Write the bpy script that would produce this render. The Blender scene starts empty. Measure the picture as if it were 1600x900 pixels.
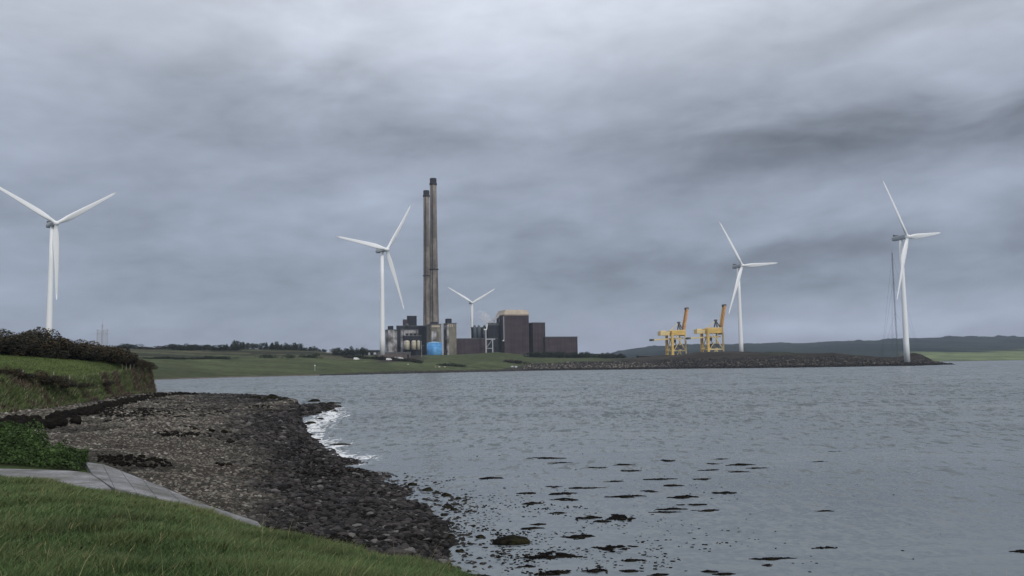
import bpy, math, random
import numpy as np
from mathutils import Vector, Matrix
random.seed(7)
RNG = np.random.default_rng(11)
S = bpy.context.scene
COL = S.collection
R = math.radians

# ------------------------------------------------------------------ camera
EYE = 5.0; FPX = 1385.0; PITCH = math.atan(122/FPX); ROLL = R(0.9)
_F = np.array([0, math.cos(PITCH), math.sin(PITCH)])
_U0 = np.array([0, -math.sin(PITCH), math.cos(PITCH)]); _R0 = np.array([1.0, 0, 0])
_RT = _R0*math.cos(ROLL) - _U0*math.sin(ROLL)
_UP = _U0*math.cos(ROLL) + _R0*math.sin(ROLL)
cam = bpy.data.cameras.new('camera'); cam_o = bpy.data.objects.new('camera', cam); COL.objects.link(cam_o)
cam.sensor_width = 36; cam.lens = FPX/1600*36; cam.clip_start = .1; cam.clip_end = 20000
cam_o.matrix_world = Matrix(((_RT[0], _UP[0], -_F[0], 0), (_RT[1], _UP[1], -_F[1], 0), (_RT[2], _UP[2], -_F[2], EYE), (0, 0, 0, 1)))
S.camera = cam_o

# ------------------------------------------------------------------ sky, sun, exposure
SUN_AZ, SUN_EL = R(152), R(34)      # azimuth from +Y towards +X; the sun is behind and a little to the right
w = bpy.data.worlds.new('World'); S.world = w; w.use_nodes = True
NT = w.node_tree; NT.nodes.clear()
def wn(t, **k):
    n = NT.nodes.new(t)
    for a, b in k.items(): setattr(n, a, b)
    return n
def wm(op, a, b=None, c=None):
    n = wn('ShaderNodeMath', operation=op)
    for i, v in enumerate((a, b, c)):
        if v is None: continue
        if isinstance(v, (int, float)): n.inputs[i].default_value = v
        else: NT.links.new(v, n.inputs[i])
    return n.outputs[0]
tc = wn('ShaderNodeTexCoord'); sep = wn('ShaderNodeSeparateXYZ'); NT.links.new(tc.outputs['Generated'], sep.inputs[0])
X, Y, Z = sep.outputs
az = wm('ARCTAN2', X, Y); el = wm('ARCSINE', Z)
zz = wm('ADD', wm('MAXIMUM', Z, 0.0), 0.16)
comb = wn('ShaderNodeCombineXYZ'); NT.links.new(wm('DIVIDE', X, zz), comb.inputs[0]); NT.links.new(wm('DIVIDE', Y, zz), comb.inputs[1])
def wnoise(scale, detail, rough, vec, dist=0.0):
    n = wn('ShaderNodeTexNoise'); n.inputs['Scale'].default_value = scale; n.inputs['Detail'].default_value = detail
    n.inputs['Roughness'].default_value = rough; n.inputs['Distortion'].default_value = dist
    NT.links.new(vec, n.inputs['Vector']); return n.outputs['Fac']
n1 = wnoise(.55, 5, .5, comb.outputs[0], .4)
cv = wn('ShaderNodeCombineXYZ'); NT.links.new(wm('ADD', az, 3.37), cv.inputs[0]); NT.links.new(wm('ADD', wm('MULTIPLY', el, 2.6), wm('MULTIPLY', az, -.12)), cv.inputs[1])
n2 = wnoise(4.6, 6, .50, cv.outputs[0], .5)
n3 = wnoise(11, 5, .55, cv.outputs[0], .3)
tot = wm('ADD', wm('MULTIPLY', wm('SUBTRACT', n1, .5), .34), wm('MULTIPLY', wm('SUBTRACT', n2, .5), .64))
low = wm('SUBTRACT', 1.0, wm('MULTIPLY', wm('MINIMUM', wm('MAXIMUM', el, 0), .5), 1.5))
tot = wm('ADD', tot, wm('MULTIPLY', wm('MULTIPLY', wm('SUBTRACT', n3, .5), low), .75))
n4 = wnoise(26, 4, .55, cv.outputs[0], .4); tot = wm('ADD', tot, wm('MULTIPLY', wm('MULTIPLY', wm('SUBTRACT', n4, .5), low), .26))
# wobble the broad banks of cloud so their edges are ragged
azw = wm('ADD', az, wm('MULTIPLY', wm('SUBTRACT', n2, .5), .22)); elw = wm('ADD', el, wm('MULTIPLY', wm('SUBTRACT', n2, .5), .09))
BANKS = [ # px, py, sx, sy, tilt, weight   (broad lighter and darker banks of cloud, by direction in the sky)
 (840, -10, 330, 90, .10, .30), (60, 140, 210, 90, 0, .12), (330, 190, 190, 62, -.05, -.13), (620, 215, 260, 45, .05, -.06),
 (1360, 240, 330, 36, -.03, -.44), (1150, 275, 180, 30, .25, -.20), (1560, 200, 200, 30, 0, -.14), (1330, 150, 280, 26, .12, .05),
 (560, 268, 170, 14, .18, -.10), (640, 300, 190, 24, .15, .14), (1480, 322, 110, 26, .1, .26), (1270, 330, 90, 22, 0, .09), (930, 330, 150, 30, .1, .08),
 (350, 440, 160, 34, 0, -.12), (20, 455, 120, 30, -.25, .26), (560, 470, 200, 50, 0, -.04), (1340, 505, 220, 15, 0, .40), (1280, 410, 260, 32, 0, -.20),
 (1000, 430, 220, 45, 0, -.14), (1560, 480, 90, 22, 0, .10), (1000, 60, 260, 40, .3, .08), (1250, 455, 300, 9, 0, -.10)]
for (px, py, sx, sy, tl, wt) in BANKS:
    hz = 572-(px-800)*.0157
    a0 = (px-800)/FPX; e0 = (hz-py)/FPX
    da = wm('SUBTRACT', azw, a0); de = wm('SUBTRACT', wm('SUBTRACT', elw, e0), wm('MULTIPLY', da, tl))
    q = wm('ADD', wm('POWER', wm('ABSOLUTE', wm('DIVIDE', da, sx/FPX)), 2.0), wm('POWER', wm('ABSOLUTE', wm('DIVIDE', de, sy/FPX)), 2.0))
    g = wm('EXPONENT', wm('MULTIPLY', q, -.7))
    tot = wm('ADD', tot, wm('MULTIPLY', g, wt))
ramp = wn('ShaderNodeValToRGB'); NT.links.new(wm('MULTIPLY', el, 1.6), ramp.inputs[0])
cr = ramp.color_ramp
def lin(c): return tuple(((v/255+.055)/1.055)**2.4 if v/255 > .04045 else v/255/12.92 for v in c)
cr.elements[0].position = 0; cr.elements[0].color = (*lin((152, 159, 178)), 1)
cr.elements[1].position = 1; cr.elements[1].color = (*lin((219, 220, 227)), 1)
for p, c in ((.12, (147, 157, 175)), (.30, (153, 162, 179)), (.48, (170, 178, 192)), (.66, (201, 206, 217))):
    e = cr.elements.new(p); e.color = (*lin(c), 1)
mul = wn('ShaderNodeVectorMath', operation='SCALE'); NT.links.new(ramp.outputs[0], mul.inputs[0])
NT.links.new(wm('MAXIMUM', wm('ADD', tot, 1.0), .35), mul.inputs['Scale'])
sky = wn('ShaderNodeTexSky', sky_type='NISHITA', sun_disc=False, sun_elevation=SUN_EL, sun_rotation=SUN_AZ)
bg1 = wn('ShaderNodeBackground'); bg1.inputs[1].default_value = .07; NT.links.new(sky.outputs[0], bg1.inputs[0])
bg2 = wn('ShaderNodeBackground'); bg2.inputs[1].default_value = 1.0; NT.links.new(mul.outputs[0], bg2.inputs[0])
mx = wn('ShaderNodeMixShader'); mx.inputs[0].default_value = .93
NT.links.new(bg1.outputs[0], mx.inputs[1]); NT.links.new(bg2.outputs[0], mx.inputs[2])
NT.links.new(mx.outputs[0], wn('ShaderNodeOutputWorld').inputs[0])
sl = bpy.data.lights.new('sun', 'SUN'); sl.energy = 1.5; sl.angle = R(10); sl.color = (1, .96, .9)
so = bpy.data.objects.new('sun', sl); COL.objects.link(so)
sd = Vector((math.sin(SUN_AZ)*math.cos(SUN_EL), math.cos(SUN_AZ)*math.cos(SUN_EL), math.sin(SUN_EL)))
so.rotation_euler = sd.to_track_quat('Z', 'Y').to_euler()
S.view_settings.view_transform = 'Standard'; S.view_settings.look = 'None'; S.view_settings.exposure = 0.0; S.view_settings.gamma = 1
S.view_settings.use_curve_mapping = False
S.render.engine = 'CYCLES'
S.cycles.use_denoising = True; S.cycles.max_bounces = 5; S.cycles.volume_bounces = 2; S.cycles.caustics_reflective = False

# ------------------------------------------------------------------ photo ray -> real place
def ray(px, py): return _F*FPX + _RT*(px-800) - _UP*(py-450)
def on_z(px, py, z):
    r = ray(px, py); t = (z-EYE)/r[2]; return np.array([r[0]*t, r[1]*t, z])
def at_d(px, py, d):
    r = ray(px, py); t = d/r[1]; return np.array([r[0]*t, d, EYE+r[2]*t])
def hor(px): return 572-(px-800)*.0157

# ------------------------------------------------------------------ noise
def vnoise(x, y, seed=0):
    xi = np.floor(x).astype(np.int64); yi = np.floor(y).astype(np.int64); fx = x-xi; fy = y-yi
    fx = fx*fx*(3-2*fx); fy = fy*fy*(3-2*fy)
    def h(a, b):
        n = (a*374761393+b*668265263+seed*69069+1013904223) & 0xffffffff
        n = ((n ^ (n >> 13))*1274126177) & 0xffffffff
        return ((n ^ (n >> 16)) & 0xffff)/65535.0
    return (h(xi, yi)*(1-fx)+h(xi+1, yi)*fx)*(1-fy)+(h(xi, yi+1)*(1-fx)+h(xi+1, yi+1)*fx)*fy
def fbm(x, y, o=4, seed=0):
    s = 0; a = .5; t = 0
    for i in range(o): s = s+a*vnoise(x*2**i, y*2**i, seed+i*17); t += a; a *= .5
    return s/t
def smooth(a, b, x):
    t = np.clip((x-a)/(b-a), 0, 1); return t*t*(3-2*t)

# ------------------------------------------------------------------ materials
def mat(name, color=(.5, .5, .5), rough=.7, attr=False, n1=(0, 0), n2=(0, 0), bump=None, metal=0, tint=None, spec=.3, sub=None, strips=None):
    """n1/n2 = (scale, amount) brightness noise in object space; tint = second colour blended by noise; bump=(scale,strength,dist)"""
    m = bpy.data.materials.new(name); m.use_nodes = True; nt = m.node_tree; b = nt.nodes['Principled BSDF']
    b.inputs['Roughness'].default_value = rough; b.inputs['Metallic'].default_value = metal; b.inputs['Specular IOR Level'].default_value = spec
    L = nt.links.new
    def noise(scale, detail=5):
        t = nt.nodes.new('ShaderNodeTexCoord'); n = nt.nodes.new('ShaderNodeTexNoise')
        if isinstance(scale, tuple):
            mp = nt.nodes.new('ShaderNodeMapping'); mp.inputs['Scale'].default_value = scale; L(t.outputs['Object'], mp.inputs[0]); L(mp.outputs[0], n.inputs['Vector']); n.inputs['Scale'].default_value = 1
        else: L(t.outputs['Object'], n.inputs['Vector']); n.inputs['Scale'].default_value = scale
        n.inputs['Detail'].default_value = detail; return n.outputs['Fac']
    if attr:
        a = nt.nodes.new('ShaderNodeAttribute'); a.attribute_name = 'Col'; out = a.outputs['Color']
    else:
        c = nt.nodes.new('ShaderNodeRGB'); c.outputs[0].default_value = (*color, 1); out = c.outputs[0]
    if tint:
        mixn = nt.nodes.new('ShaderNodeMix'); mixn.data_type = 'RGBA'
        mr = nt.nodes.new('ShaderNodeMapRange'); mr.inputs['From Min'].default_value = .42; mr.inputs['From Max'].default_value = .62
        L(noise(tint[1]), mr.inputs[0]); L(mr.outputs[0], mixn.inputs[0]); L(out, mixn.inputs[6]); mixn.inputs[7].default_value = (*tint[0], 1); out = mixn.outputs[2]
    for sc_, am in (n1, n2):
        if not am: continue
        mr = nt.nodes.new('ShaderNodeMapRange'); mr.inputs['From Min'].default_value = .25; mr.inputs['From Max'].default_value = .75
        mr.inputs['To Min'].default_value = 1-am; mr.inputs['To Max'].default_value = 1+am
        L(noise(sc_), mr.inputs[0])
        v = nt.nodes.new('ShaderNodeVectorMath'); v.operation = 'SCALE'; L(out, v.inputs[0]); L(mr.outputs[0], v.inputs['Scale']); out = v.outputs[0]
    L(out, b.inputs['Base Color'])
    if bump:
        bn = nt.nodes.new('ShaderNodeBump'); bn.inputs['Strength'].default_value = bump[1]; bn.inputs['Distance'].default_value = bump[2]
        L(noise(bump[0], 6), bn.inputs['Height']); L(bn.outputs[0], b.inputs['Normal'])
    return m
M = {}
M['ground'] = mat('turf and soil', attr=True, rough=.95, n1=(.35, .25), n2=(6, .35), bump=(5, .6, .12), spec=.1)
M['farland'] = mat('far fields', attr=True, rough=.95, n1=((.02, .06, .02), .30), n2=(.18, .30), bump=(.3, .5, 1.2), spec=.05)
M['hill'] = mat('hills', attr=True, rough=1, n1=(.004, .35), n2=(.02, .4), bump=(.02, .5, 8), spec=.02)
M['leaf'] = mat('leaves', attr=True, rough=.75, spec=.15)
M['blade'] = mat('grass blades', attr=True, rough=.65, spec=.2)
M['stone'] = mat('beach stones', attr=True, rough=.7, n1=(14, .25), n2=(60, .15), bump=(30, .4, .01), spec=.12)
M['boulder'] = mat('sea wall boulders', attr=True, rough=.85, n1=(.8, .3), n2=(4, .2), bump=(2, .5, .15), spec=.2)
M['wetrock'] = mat('wet weedy rock', (.008, .007, .006), .85, n1=(6, .5), n2=(30, .3), bump=(16, .7, .03), tint=((.018, .017, .008), 3), spec=.06)
M['weed'] = mat('wet seaweed', (.009, .008, .008), .9, n1=(3, .5), n2=(25, .4), bump=(20, .8, .03), tint=((.015, .013, .009), 2), spec=.03)
M['concrete'] = mat('weathered concrete', (.25, .255, .265), .9, n1=(1.2, .3), n2=(9, .3), bump=(20, .4, .01), tint=((.15, .15, .14), .9), spec=.15)
M['turbine'] = mat('turbine white', (.86, .88, .89), .45, n1=(.05, .03), spec=.4)
M['nacelle'] = mat('nacelle grey', (.42, .45, .48), .5, n1=(.5, .08))
M['chimney'] = mat('chimney concrete', (.235, .21, .185), .95, n1=((.25, .25, .02), .22), n2=(.25, .22), tint=((.12, .105, .095), (.09, .09, .03)), spec=.1)
M['soot'] = mat('sooty collar', (.035, .035, .04), .9, n1=(.4, .3))
M['cladding'] = mat('purple brown cladding', (.060, .045, .052), .8, n1=((.9, .9, .02), .28), n2=((.05, .05, .16), .28), spec=.15)
M['cladding_dark'] = mat('dark plant cladding', (.028, .029, .038), .8, n1=((.7, .7, .05), .3), n2=(.3, .3), spec=.15)
M['silo'] = mat('stained silo concrete', (.23, .21, .17), .95, n1=((.5, .5, .03), .25), n2=(.2, .2), tint=((.15, .135, .11), (.08, .08, .06)), spec=.1)
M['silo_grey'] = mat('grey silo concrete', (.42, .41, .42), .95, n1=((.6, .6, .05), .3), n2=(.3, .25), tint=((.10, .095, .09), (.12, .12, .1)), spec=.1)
M['cream'] = mat('cream paint', (.60, .55, .42), .7, n1=((.3, .3, .05), .12), n2=(.5, .1))
M['cream_roof'] = mat('cream roof cladding', (.47, .40, .32), .75, n1=((.5, .5, .1), .12), n2=(.2, .12))
M['blue'] = mat('blue tank paint', (.09, .30, .62), .5, n1=((.4, .4, .08), .15), n2=(.3, .12), tint=((.16, .42, .74), .1))
M['steel'] = mat('pale steel', (.42, .43, .46), .6, n1=(.5, .15))
M['dark_steel'] = mat('dark steel', (.10, .11, .12), .7, n1=(.5, .2))
M['crane'] = mat('crane yellow paint', (.74, .52, .16), .6, n1=(.3, .15), n2=(1.5, .12), tint=((.64, .42, .13), .25))
M['crane_pale'] = mat('faded crane paint', (.72, .58, .30), .65, n1=(.4, .15))
M['crane_rust'] = mat('rusty boom paint', (.62, .29, .10), .75, n1=(.3, .2), n2=(1.5, .2), tint=((.55, .35, .16), .3))
M['white'] = mat('white paint', (.8, .8, .8), .4)
M['glass'] = mat('dark window glass', (.02, .025, .03), .15)
M['tyre'] = mat('black tyre', (.02, .02, .02), .9)
M['bark'] = mat('bark', (.07, .055, .045), .95, n1=(5, .3))
M['brownwall'] = mat('brown weathered wall', (.12, .10, .095), .95, n1=(.25, .25), n2=(1.2, .2))

# ------------------------------------------------------------------ mesh helpers
class MB:
    def __init__(s): s.v = []; s.f = []; s.n = 0
    def add(s, v, f):
        v = np.asarray(v, float).reshape(-1, 3); s.v.append(v); s.f += [tuple(int(i)+s.n for i in q) for q in f]; s.n += len(v); return s
    def box(s, c, d, rz=0, taper=1.0):
        x, y, z = d[0]/2, d[1]/2, d[2]/2
        v = np.array([(-x, -y, -z), (x, -y, -z), (x, y, -z), (-x, y, -z), (-x*taper, -y*taper, z), (x*taper, -y*taper, z), (x*taper, y*taper, z), (-x*taper, y*taper, z)])
        ca, sa = math.cos(rz), math.sin(rz); v = np.stack([v[:, 0]*ca-v[:, 1]*sa, v[:, 0]*sa+v[:, 1]*ca, v[:, 2]], 1)+np.array(c)
        return s.add(v, [(0, 3, 2, 1), (4, 5, 6, 7), (0, 1, 5, 4), (1, 2, 6, 5), (2, 3, 7, 6), (3, 0, 4, 7)])
    def tube(s, p, q, r0, r1=None, n=8, sq=False):
        r1 = r0 if r1 is None else r1; p = np.array(p, float); q = np.array(q, float); d = q-p; d = d/np.linalg.norm(d)
        a = np.cross(d, (0, 0, 1.0)); a = np.array([1.0, 0, 0]) if np.linalg.norm(a) < 1e-4 else a/np.linalg.norm(a); b = np.cross(d, a)
        if sq: n = 4
        t = np.arange(n)*2*math.pi/n+(math.pi/4 if sq else 0); k = 1.414 if sq else 1
        c = np.outer(np.cos(t), a)+np.outer(np.sin(t), b)
        return s.add(np.vstack([p+c*r0*k, q+c*r1*k]), [(i, (i+1) % n, n+(i+1) % n, n+i) for i in range(n)]+[tuple(range(n))[::-1], tuple(range(n, 2*n))])
    def lathe(s, prof, c=(0, 0, 0), n=24):
        t = np.arange(n)*2*math.pi/n; v = []; f = []
        for r, z in prof: v.append(np.stack([np.cos(t)*r, np.sin(t)*r, np.full(n, z)], 1))
        for k in range(len(prof)-1):
            for i in range(n): f.append((k*n+i, k*n+(i+1) % n, (k+1)*n+(i+1) % n, (k+1)*n+i))
        f.append(tuple(range(n))[::-1]); f.append(tuple(range((len(prof)-1)*n, len(prof)*n)))
        return s.add(np.vstack(v)+np.array(c), f)
    def mesh(s, name):
        me = bpy.data.meshes.new(name); me.from_pydata(np.vstack(s.v).tolist(), [], s.f); me.update(); return me
    def build(s, name, m, parent=None, smooth_=False):
        return link(name, s.mesh(name), m, parent, smooth_)
def link(name, me, m, parent=None, smooth_=False):
    o = bpy.data.objects.new(name, me); COL.objects.link(o)
    if m is not None and not me.materials: me.materials.append(m)
    if smooth_: me.polygons.foreach_set('use_smooth', [True]*len(me.polygons))
    if parent is not None: o.parent = parent
    return o
def fast_mesh(name, V, F, m, color=None, smooth_=False, k=None):
    """V (n,3), F (m,k) integer array"""
    V = np.ascontiguousarray(V, np.float32); F = np.ascontiguousarray(F, np.int32); k = F.shape[1]
    me = bpy.data.meshes.new(name); me.vertices.add(len(V)); me.vertices.foreach_set('co', V.ravel())
    me.loops.add(F.size); me.loops.foreach_set('vertex_index', F.ravel())
    me.polygons.add(len(F)); me.polygons.foreach_set('loop_start', np.arange(len(F), dtype=np.int32)*k)
    if smooth_: me.polygons.foreach_set('use_smooth', np.ones(len(F), bool))
    me.update(calc_edges=True)
    if color is not None: set_col(me, color)
    me.materials.append(m)
    o = bpy.data.objects.new(name, me); COL.objects.link(o); return o
def set_col(me, color, name='Col'):
    a = me.attributes.new(name, 'FLOAT_COLOR', 'POINT'); c = np.ones((len(me.vertices), 4), np.float32); c[:, :3] = color; a.data.foreach_set('color', c.ravel())
def tag(o, label=None, cat=None, group=None, kind=None):
    if label: o['label'] = label
    if cat: o['category'] = cat
    if group: o['group'] = group
    if kind: o['kind'] = kind
    return o
def empty(name, loc, rz=0, label=None, cat=None, group=None):
    o = bpy.data.objects.new(name, None); COL.objects.link(o); o.location = loc; o.rotation_euler = (0, 0, rz); return tag(o, label, cat, group)

# ------------------------------------------------------------------ lofted terrain
class Loft:
    def __init__(s, cols, ctrl, upx, nrow, smooth_it=2):
        ctrl = np.array(ctrl, float)                      # ncol,nrow,3
        us = np.arange(cols[0], cols[-1]+.1, upx) if np.isscalar(upx) else upx
        C = np.stack([[np.interp(us, cols, ctrl[:, j, k]) for k in range(3)] for j in range(ctrl.shape[1])], 0).transpose(2, 0, 1)
        vs = np.concatenate([np.linspace(j, j+1, n, endpoint=False) for j, n in enumerate(nrow)]+[[len(nrow)]])
        j = np.minimum(np.floor(vs).astype(int), len(nrow)-1); t = (vs-j)[None, :, None]
        P = C[:, j]*(1-t)+C[:, j+1]*t
        for _ in range(smooth_it):
            Q = P.copy(); Q[:, 1:-1, 2] = (P[:, :-2, 2]+2*P[:, 1:-1, 2]+P[:, 2:, 2])/4
            Q[1:-1] = (Q[:-2]+2*Q[1:-1]+Q[2:])/4; P = Q
        s.P = P; s.us = us; s.vs = vs; s.U, s.Vv = np.meshgrid(us, vs, indexing='ij')
    def mesh(s, name, m, color):
        nu, nv = s.P.shape[:2]; idx = np.arange(nu*nv).reshape(nu, nv)
        F = np.stack([idx[:-1, :-1], idx[1:, :-1], idx[1:, 1:], idx[:-1, 1:]], -1).reshape(-1, 4)
        o = fast_mesh(name, s.P.reshape(-1, 3), F, m, color.reshape(-1, 3), True); return o
    def height(s, x, y):
        d = (s.P[:, :, 0]-x)**2+(s.P[:, :, 1]-y)**2; i = np.argmin(d); return float(s.P.reshape(-1, 3)[i, 2])
    def sample(s, n, wfun, rng=RNG):
        P = s.P; A = P[:-1, :-1]; e1 = P[1:, :-1]-A; e2 = P[:-1, 1:]-A
        area = np.abs(e1[..., 0]*e2[..., 1]-e1[..., 1]*e2[..., 0])
        uc = (s.U[:-1, :-1]+s.U[1:, 1:])/2; vc = (s.Vv[:-1, :-1]+s.Vv[1:, 1:])/2
        cen = (P[:-1, :-1]+P[1:, 1:])/2
        wt = (area*np.clip(wfun(uc, vc, cen), 0, None)).ravel(); wt /= wt.sum()
        i = rng.choice(len(wt), n, p=wt); a, b = np.unravel_index(i, area.shape); t = rng.random((n, 1)); q = rng.random((n, 1))
        p = (P[a, b]*(1-t)+P[a+1, b]*t)*(1-q)+(P[a, b+1]*(1-t)+P[a+1, b+1]*t)*q
        return p, uc[a, b], vc[a, b]

def jitter_col(base, n, rng, amt=.25):
    return np.array(base)[None]*(1+(rng.random((n, 1))-.5)*2*amt)

ICO = {}
def ico(sub):
    if sub not in ICO:
        import bmesh
        bm = bmesh.new(); bmesh.ops.create_icosphere(bm, subdivisions=sub, radius=1)
        ICO[sub] = (np.array([v.co[:] for v in bm.verts]), np.array([[v.index for v in f.verts] for f in bm.faces])); bm.free()
    return ICO[sub]
def stones(name, P, size, colors, m, sub=1, flat=.55, seed=3, rough=.35, smooth_=False):
    """one mesh of many irregular stones"""
    rng = np.random.default_rng(seed); V0, F0 = ico(sub); n = len(P); nv = len(V0)
    var = []
    for k in range(12):
        a = V0*(1+(rng.random((nv, 1))-.5)*rough)
        for _ in range(4):                                  # cut facets
            d = rng.normal(size=3); d /= np.linalg.norm(d); h = .55+.25*rng.random(); t = a@d; a = a-np.outer(np.clip(t-h, 0, None), d)
        var.append(a)
    var = np.array(var); V = var[rng.integers(0, 12, n)]
    sc_ = np.stack([size*(.75+.5*rng.random(n)), size*(.6+.5*rng.random(n)), size*flat*(.7+.6*rng.random(n))], 1)
    V = V*sc_[:, None, :]
    th = rng.random(n)*6.283; tl = (rng.random(n)-.5)*.9
    c, s_ = np.cos(tl)[:, None], np.sin(tl)[:, None]; y, z = V[..., 1]*c-V[..., 2]*s_, V[..., 1]*s_+V[..., 2]*c; V = np.stack([V[..., 0], y, z], -1)
    c, s_ = np.cos(th)[:, None], np.sin(th)[:, None]; x, y = V[..., 0]*c-V[..., 1]*s_, V[..., 0]*s_+V[..., 1]*c; V = np.stack([x, y, V[..., 2]], -1)
    V = V+P[:, None, :]
    F = (F0[None]+(np.arange(n)*nv)[:, None, None]).reshape(-1, 3)
    return fast_mesh(name, V.reshape(-1, 3), F, m, np.repeat(colors, nv, 0), smooth_)
def blades(name, P, length, width, colors, m, lean=.5, seed=5, segs=3, wind=(.25, .1), tipmul=1.35):
    rng = np.random.default_rng(seed); n = len(P); th = rng.random(n)*6.283
    side = np.stack([np.cos(th), np.sin(th), np.zeros(n)], 1); dr = rng.random(n)*6.283; mag = lean*(.3+rng.random(n))
    bend = np.stack([np.cos(dr)*mag+wind[0], np.sin(dr)*mag+wind[1], np.zeros(n)], 1)
    rows = []
    for k in range(segs+1):
        t = k/segs; c = P+bend*(length*t**1.8)[:, None]+np.array([0, 0, 1.0])*(length*t*(1-.25*t*mag))[:, None]
        wv = side*(width*(1-t**1.5)*.5+width*.04)[:, None]; rows += [c-wv, c+wv]
    V = np.stack(rows, 1); nv = 2*(segs+1)
    f0 = np.array([[2*k, 2*k+1, 2*k+3, 2*k+2] for k in range(segs)])
    F = (f0[None]+(np.arange(n)*nv)[:, None, None]).reshape(-1, 4)
    cm = np.repeat(colors[:, None, :], nv, 1)*(1+(tipmul-1)*np.repeat(np.linspace(0, 1, segs+1), 2)[None, :, None])
    return fast_mesh(name, V.reshape(-1, 3), F, m, cm.reshape(-1, 3))
def leaves(P, size, rng, up=.4):
    """random oriented leaf quads; returns V,F"""
    n = len(P); a = rng.normal(size=(n, 3)); a[:, 2] *= .6; a /= np.linalg.norm(a, axis=1)[:, None]
    b = rng.normal(size=(n, 3)); b -= (b*a).sum(1)[:, None]*a; b /= np.linalg.norm(b, axis=1)[:, None]
    s_ = np.asarray(size).reshape(-1, 1)*np.ones((n, 1)); V = np.stack([P-a*s_, P-b*s_*.5, P+a*s_, P+b*s_*.5], 1)
    return V.reshape(-1, 3), (np.arange(n)[:, None]*4+np.arange(4)[None])
HAZE_D = 6.5e-5
# ================================================================== SETTING: near shore
def ctl(px, rows):
    """rows: (py, z) pairs read off the lie of the land, or ('d', py, dist)"""
    out = []
    for r in rows:
        out.append(at_d(px, r[1], r[2]) if r[0] == 'd' else (np.array(r[1:]) if r[0] == 'w' else on_z(px, r[0], r[1])))
    return out
NEAR = {}
def nc(px, r1, r2, r3, r4, r5, r6, r7, r8, r9, r10):
    NEAR[px] = ctl(px, [('w', (px-800)/1385*9, -8, 3.6), r1, r2, r3, r4, r5, r6, r7, r8, r9, r10])
L10 = lambda px, z=4: ('w', (px-800)/1385*300, 300, z)
#        r1          r2           r3          r4          r5          r6          r7          r8                r9                 r10
nc(-900, (905, 3.5), (775, 2.9), (770, 2.8), (740, 2.8), (700, 2.8), (680, 2.8), (665, 2.9), ('d', 596, 66), ('d', 545, 120), L10(-900, 8))
nc(-300, (905, 3.4), (752, 2.6), (748, 2.5), (735, 2.5), (685, 2.5), (665, 2.4), (650, 2.4), ('d', 598, 68), ('d', 550, 120), L10(-300, 7))
nc(0,    (905, 3.3), (749, 2.45), (747, 2.30), (733, 2.30), (676, 2.2), (660, 2.1), (646, 2.05), ('d', 597, 74), ('d', 553, 120), L10(0, 6))
nc(60,   (905, 3.3), (757, 2.45), (753, 2.28), (734, 2.28), (700, 2.1), (668, 2.0), (639, 2.0), ('d', 601, 82), ('d', 558, 122), L10(60, 6))
nc(120,  (905, 3.3), (765, 2.40), (762, 2.25), (738, 2.25), (728, 2.1), (680, 1.95), (630, 1.9), ('d', 594, 98), ('d', 562, 126), L10(120, 6))
nc(160,  (905, 3.3), (774, 2.35), (768, 2.15), (726, 2.10), (720, 2.0), (678, 1.9), (623, 1.82), ('d', 588, 114), ('d', 562.5, 135), L10(160, 6))
nc(190,  (905, 3.3), (780, 2.35), (770, 2.05), (738, 1.98), (733, 1.9), (678, 1.85), (618, 1.72), ('d', 583, 132), ('d', 563, 146), L10(190, 5.5))
nc(222,  (905, 3.3), (787, 2.35), (774, 1.92), (752, 1.86), (746, 1.8), (680, 1.75), (614, 1.58), ('d', 575, 150), ('d', 568, 158), L10(222, 5))
nc(239,  (905, 3.3), (790, 2.35), (777, 1.88), (757, 1.80), (752, 1.75), (680, 1.72), (613, 1.52), ('d', 578, 160), ('d', 574, 168), L10(234, 4))
nc(241,  (905, 3.3), (792, 2.35), (779, 1.85), (761, 1.78), (755, 1.7), (680, 1.7), (613.5, 1.4), ('w', -66.6, 166, .1), ('w', -69.6, 173, -.5), ('w', -120.5, 300, -2))
nc(300,  (905, 3.3), (805, 2.35), (790, 1.62), (784, 1.60), (778, 1.5), (680, 1.4), (615.5, 1.1), ('w', -72, 200, -.6), ('w', -90, 250, -1.5), ('w', -110, 300, -3))
nc(400,  (910, 3.2), (834, 2.35), (826, 1.28), (815, 1.22), (808, 1.15), (700, 1.0), (618, .72), ('w', -53, 176, -.6), ('w', -70, 230, -1.5), ('w', -88, 300, -3))
nc(456,  (915, 3.2), (843, 2.4), (855, 1.1), (853, 1.05), (845, .98), (710, .6), (624, .42), ('w', -39, 152, -.6), ('w', -55, 220, -1.5), ('w', -76, 300, -3))
nc(478,  (920, 3.2), (848, 2.4), (880, 1.1), (870, 1.0), (855, .9), (740, .5), (684, .10), ('w', -22, 90, -.35), ('w', -45, 190, -1.5), ('w', -70, 300, -3))
nc(500,  (925, 3.1), (852, 2.4), (890, 1.05), (880, 1.0), (860, .85), (770, .42), (701, 0), ('w', -16, 72, -.35), ('w', -38, 180, -1.5), ('w', -65, 300, -3))
nc(540,  (930, 3.1), (859, 2.4), (900, 1.0), (890, .95), (868, .75), (785, .4), (720, 0), ('w', -12, 62, -.35), ('w', -32, 170, -1.5), ('w', -56, 300, -3))
nc(600,  (945, 3.1), (870, 2.4), (915, .9), (905, .85), (880, .6), (805, .33), (748, 0), ('w', -7.5, 50, -.3), ('w', -24, 160, -1.5), ('w', -43, 300, -3))
nc(640,  (955, 3.1), (877, 2.35), (925, .75), (915, .7), (890, .5), (820, .28), (764, 0), ('w', -5.2, 44, -.3), ('w', -18, 150, -1.5), ('w', -34, 300, -3))
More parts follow.
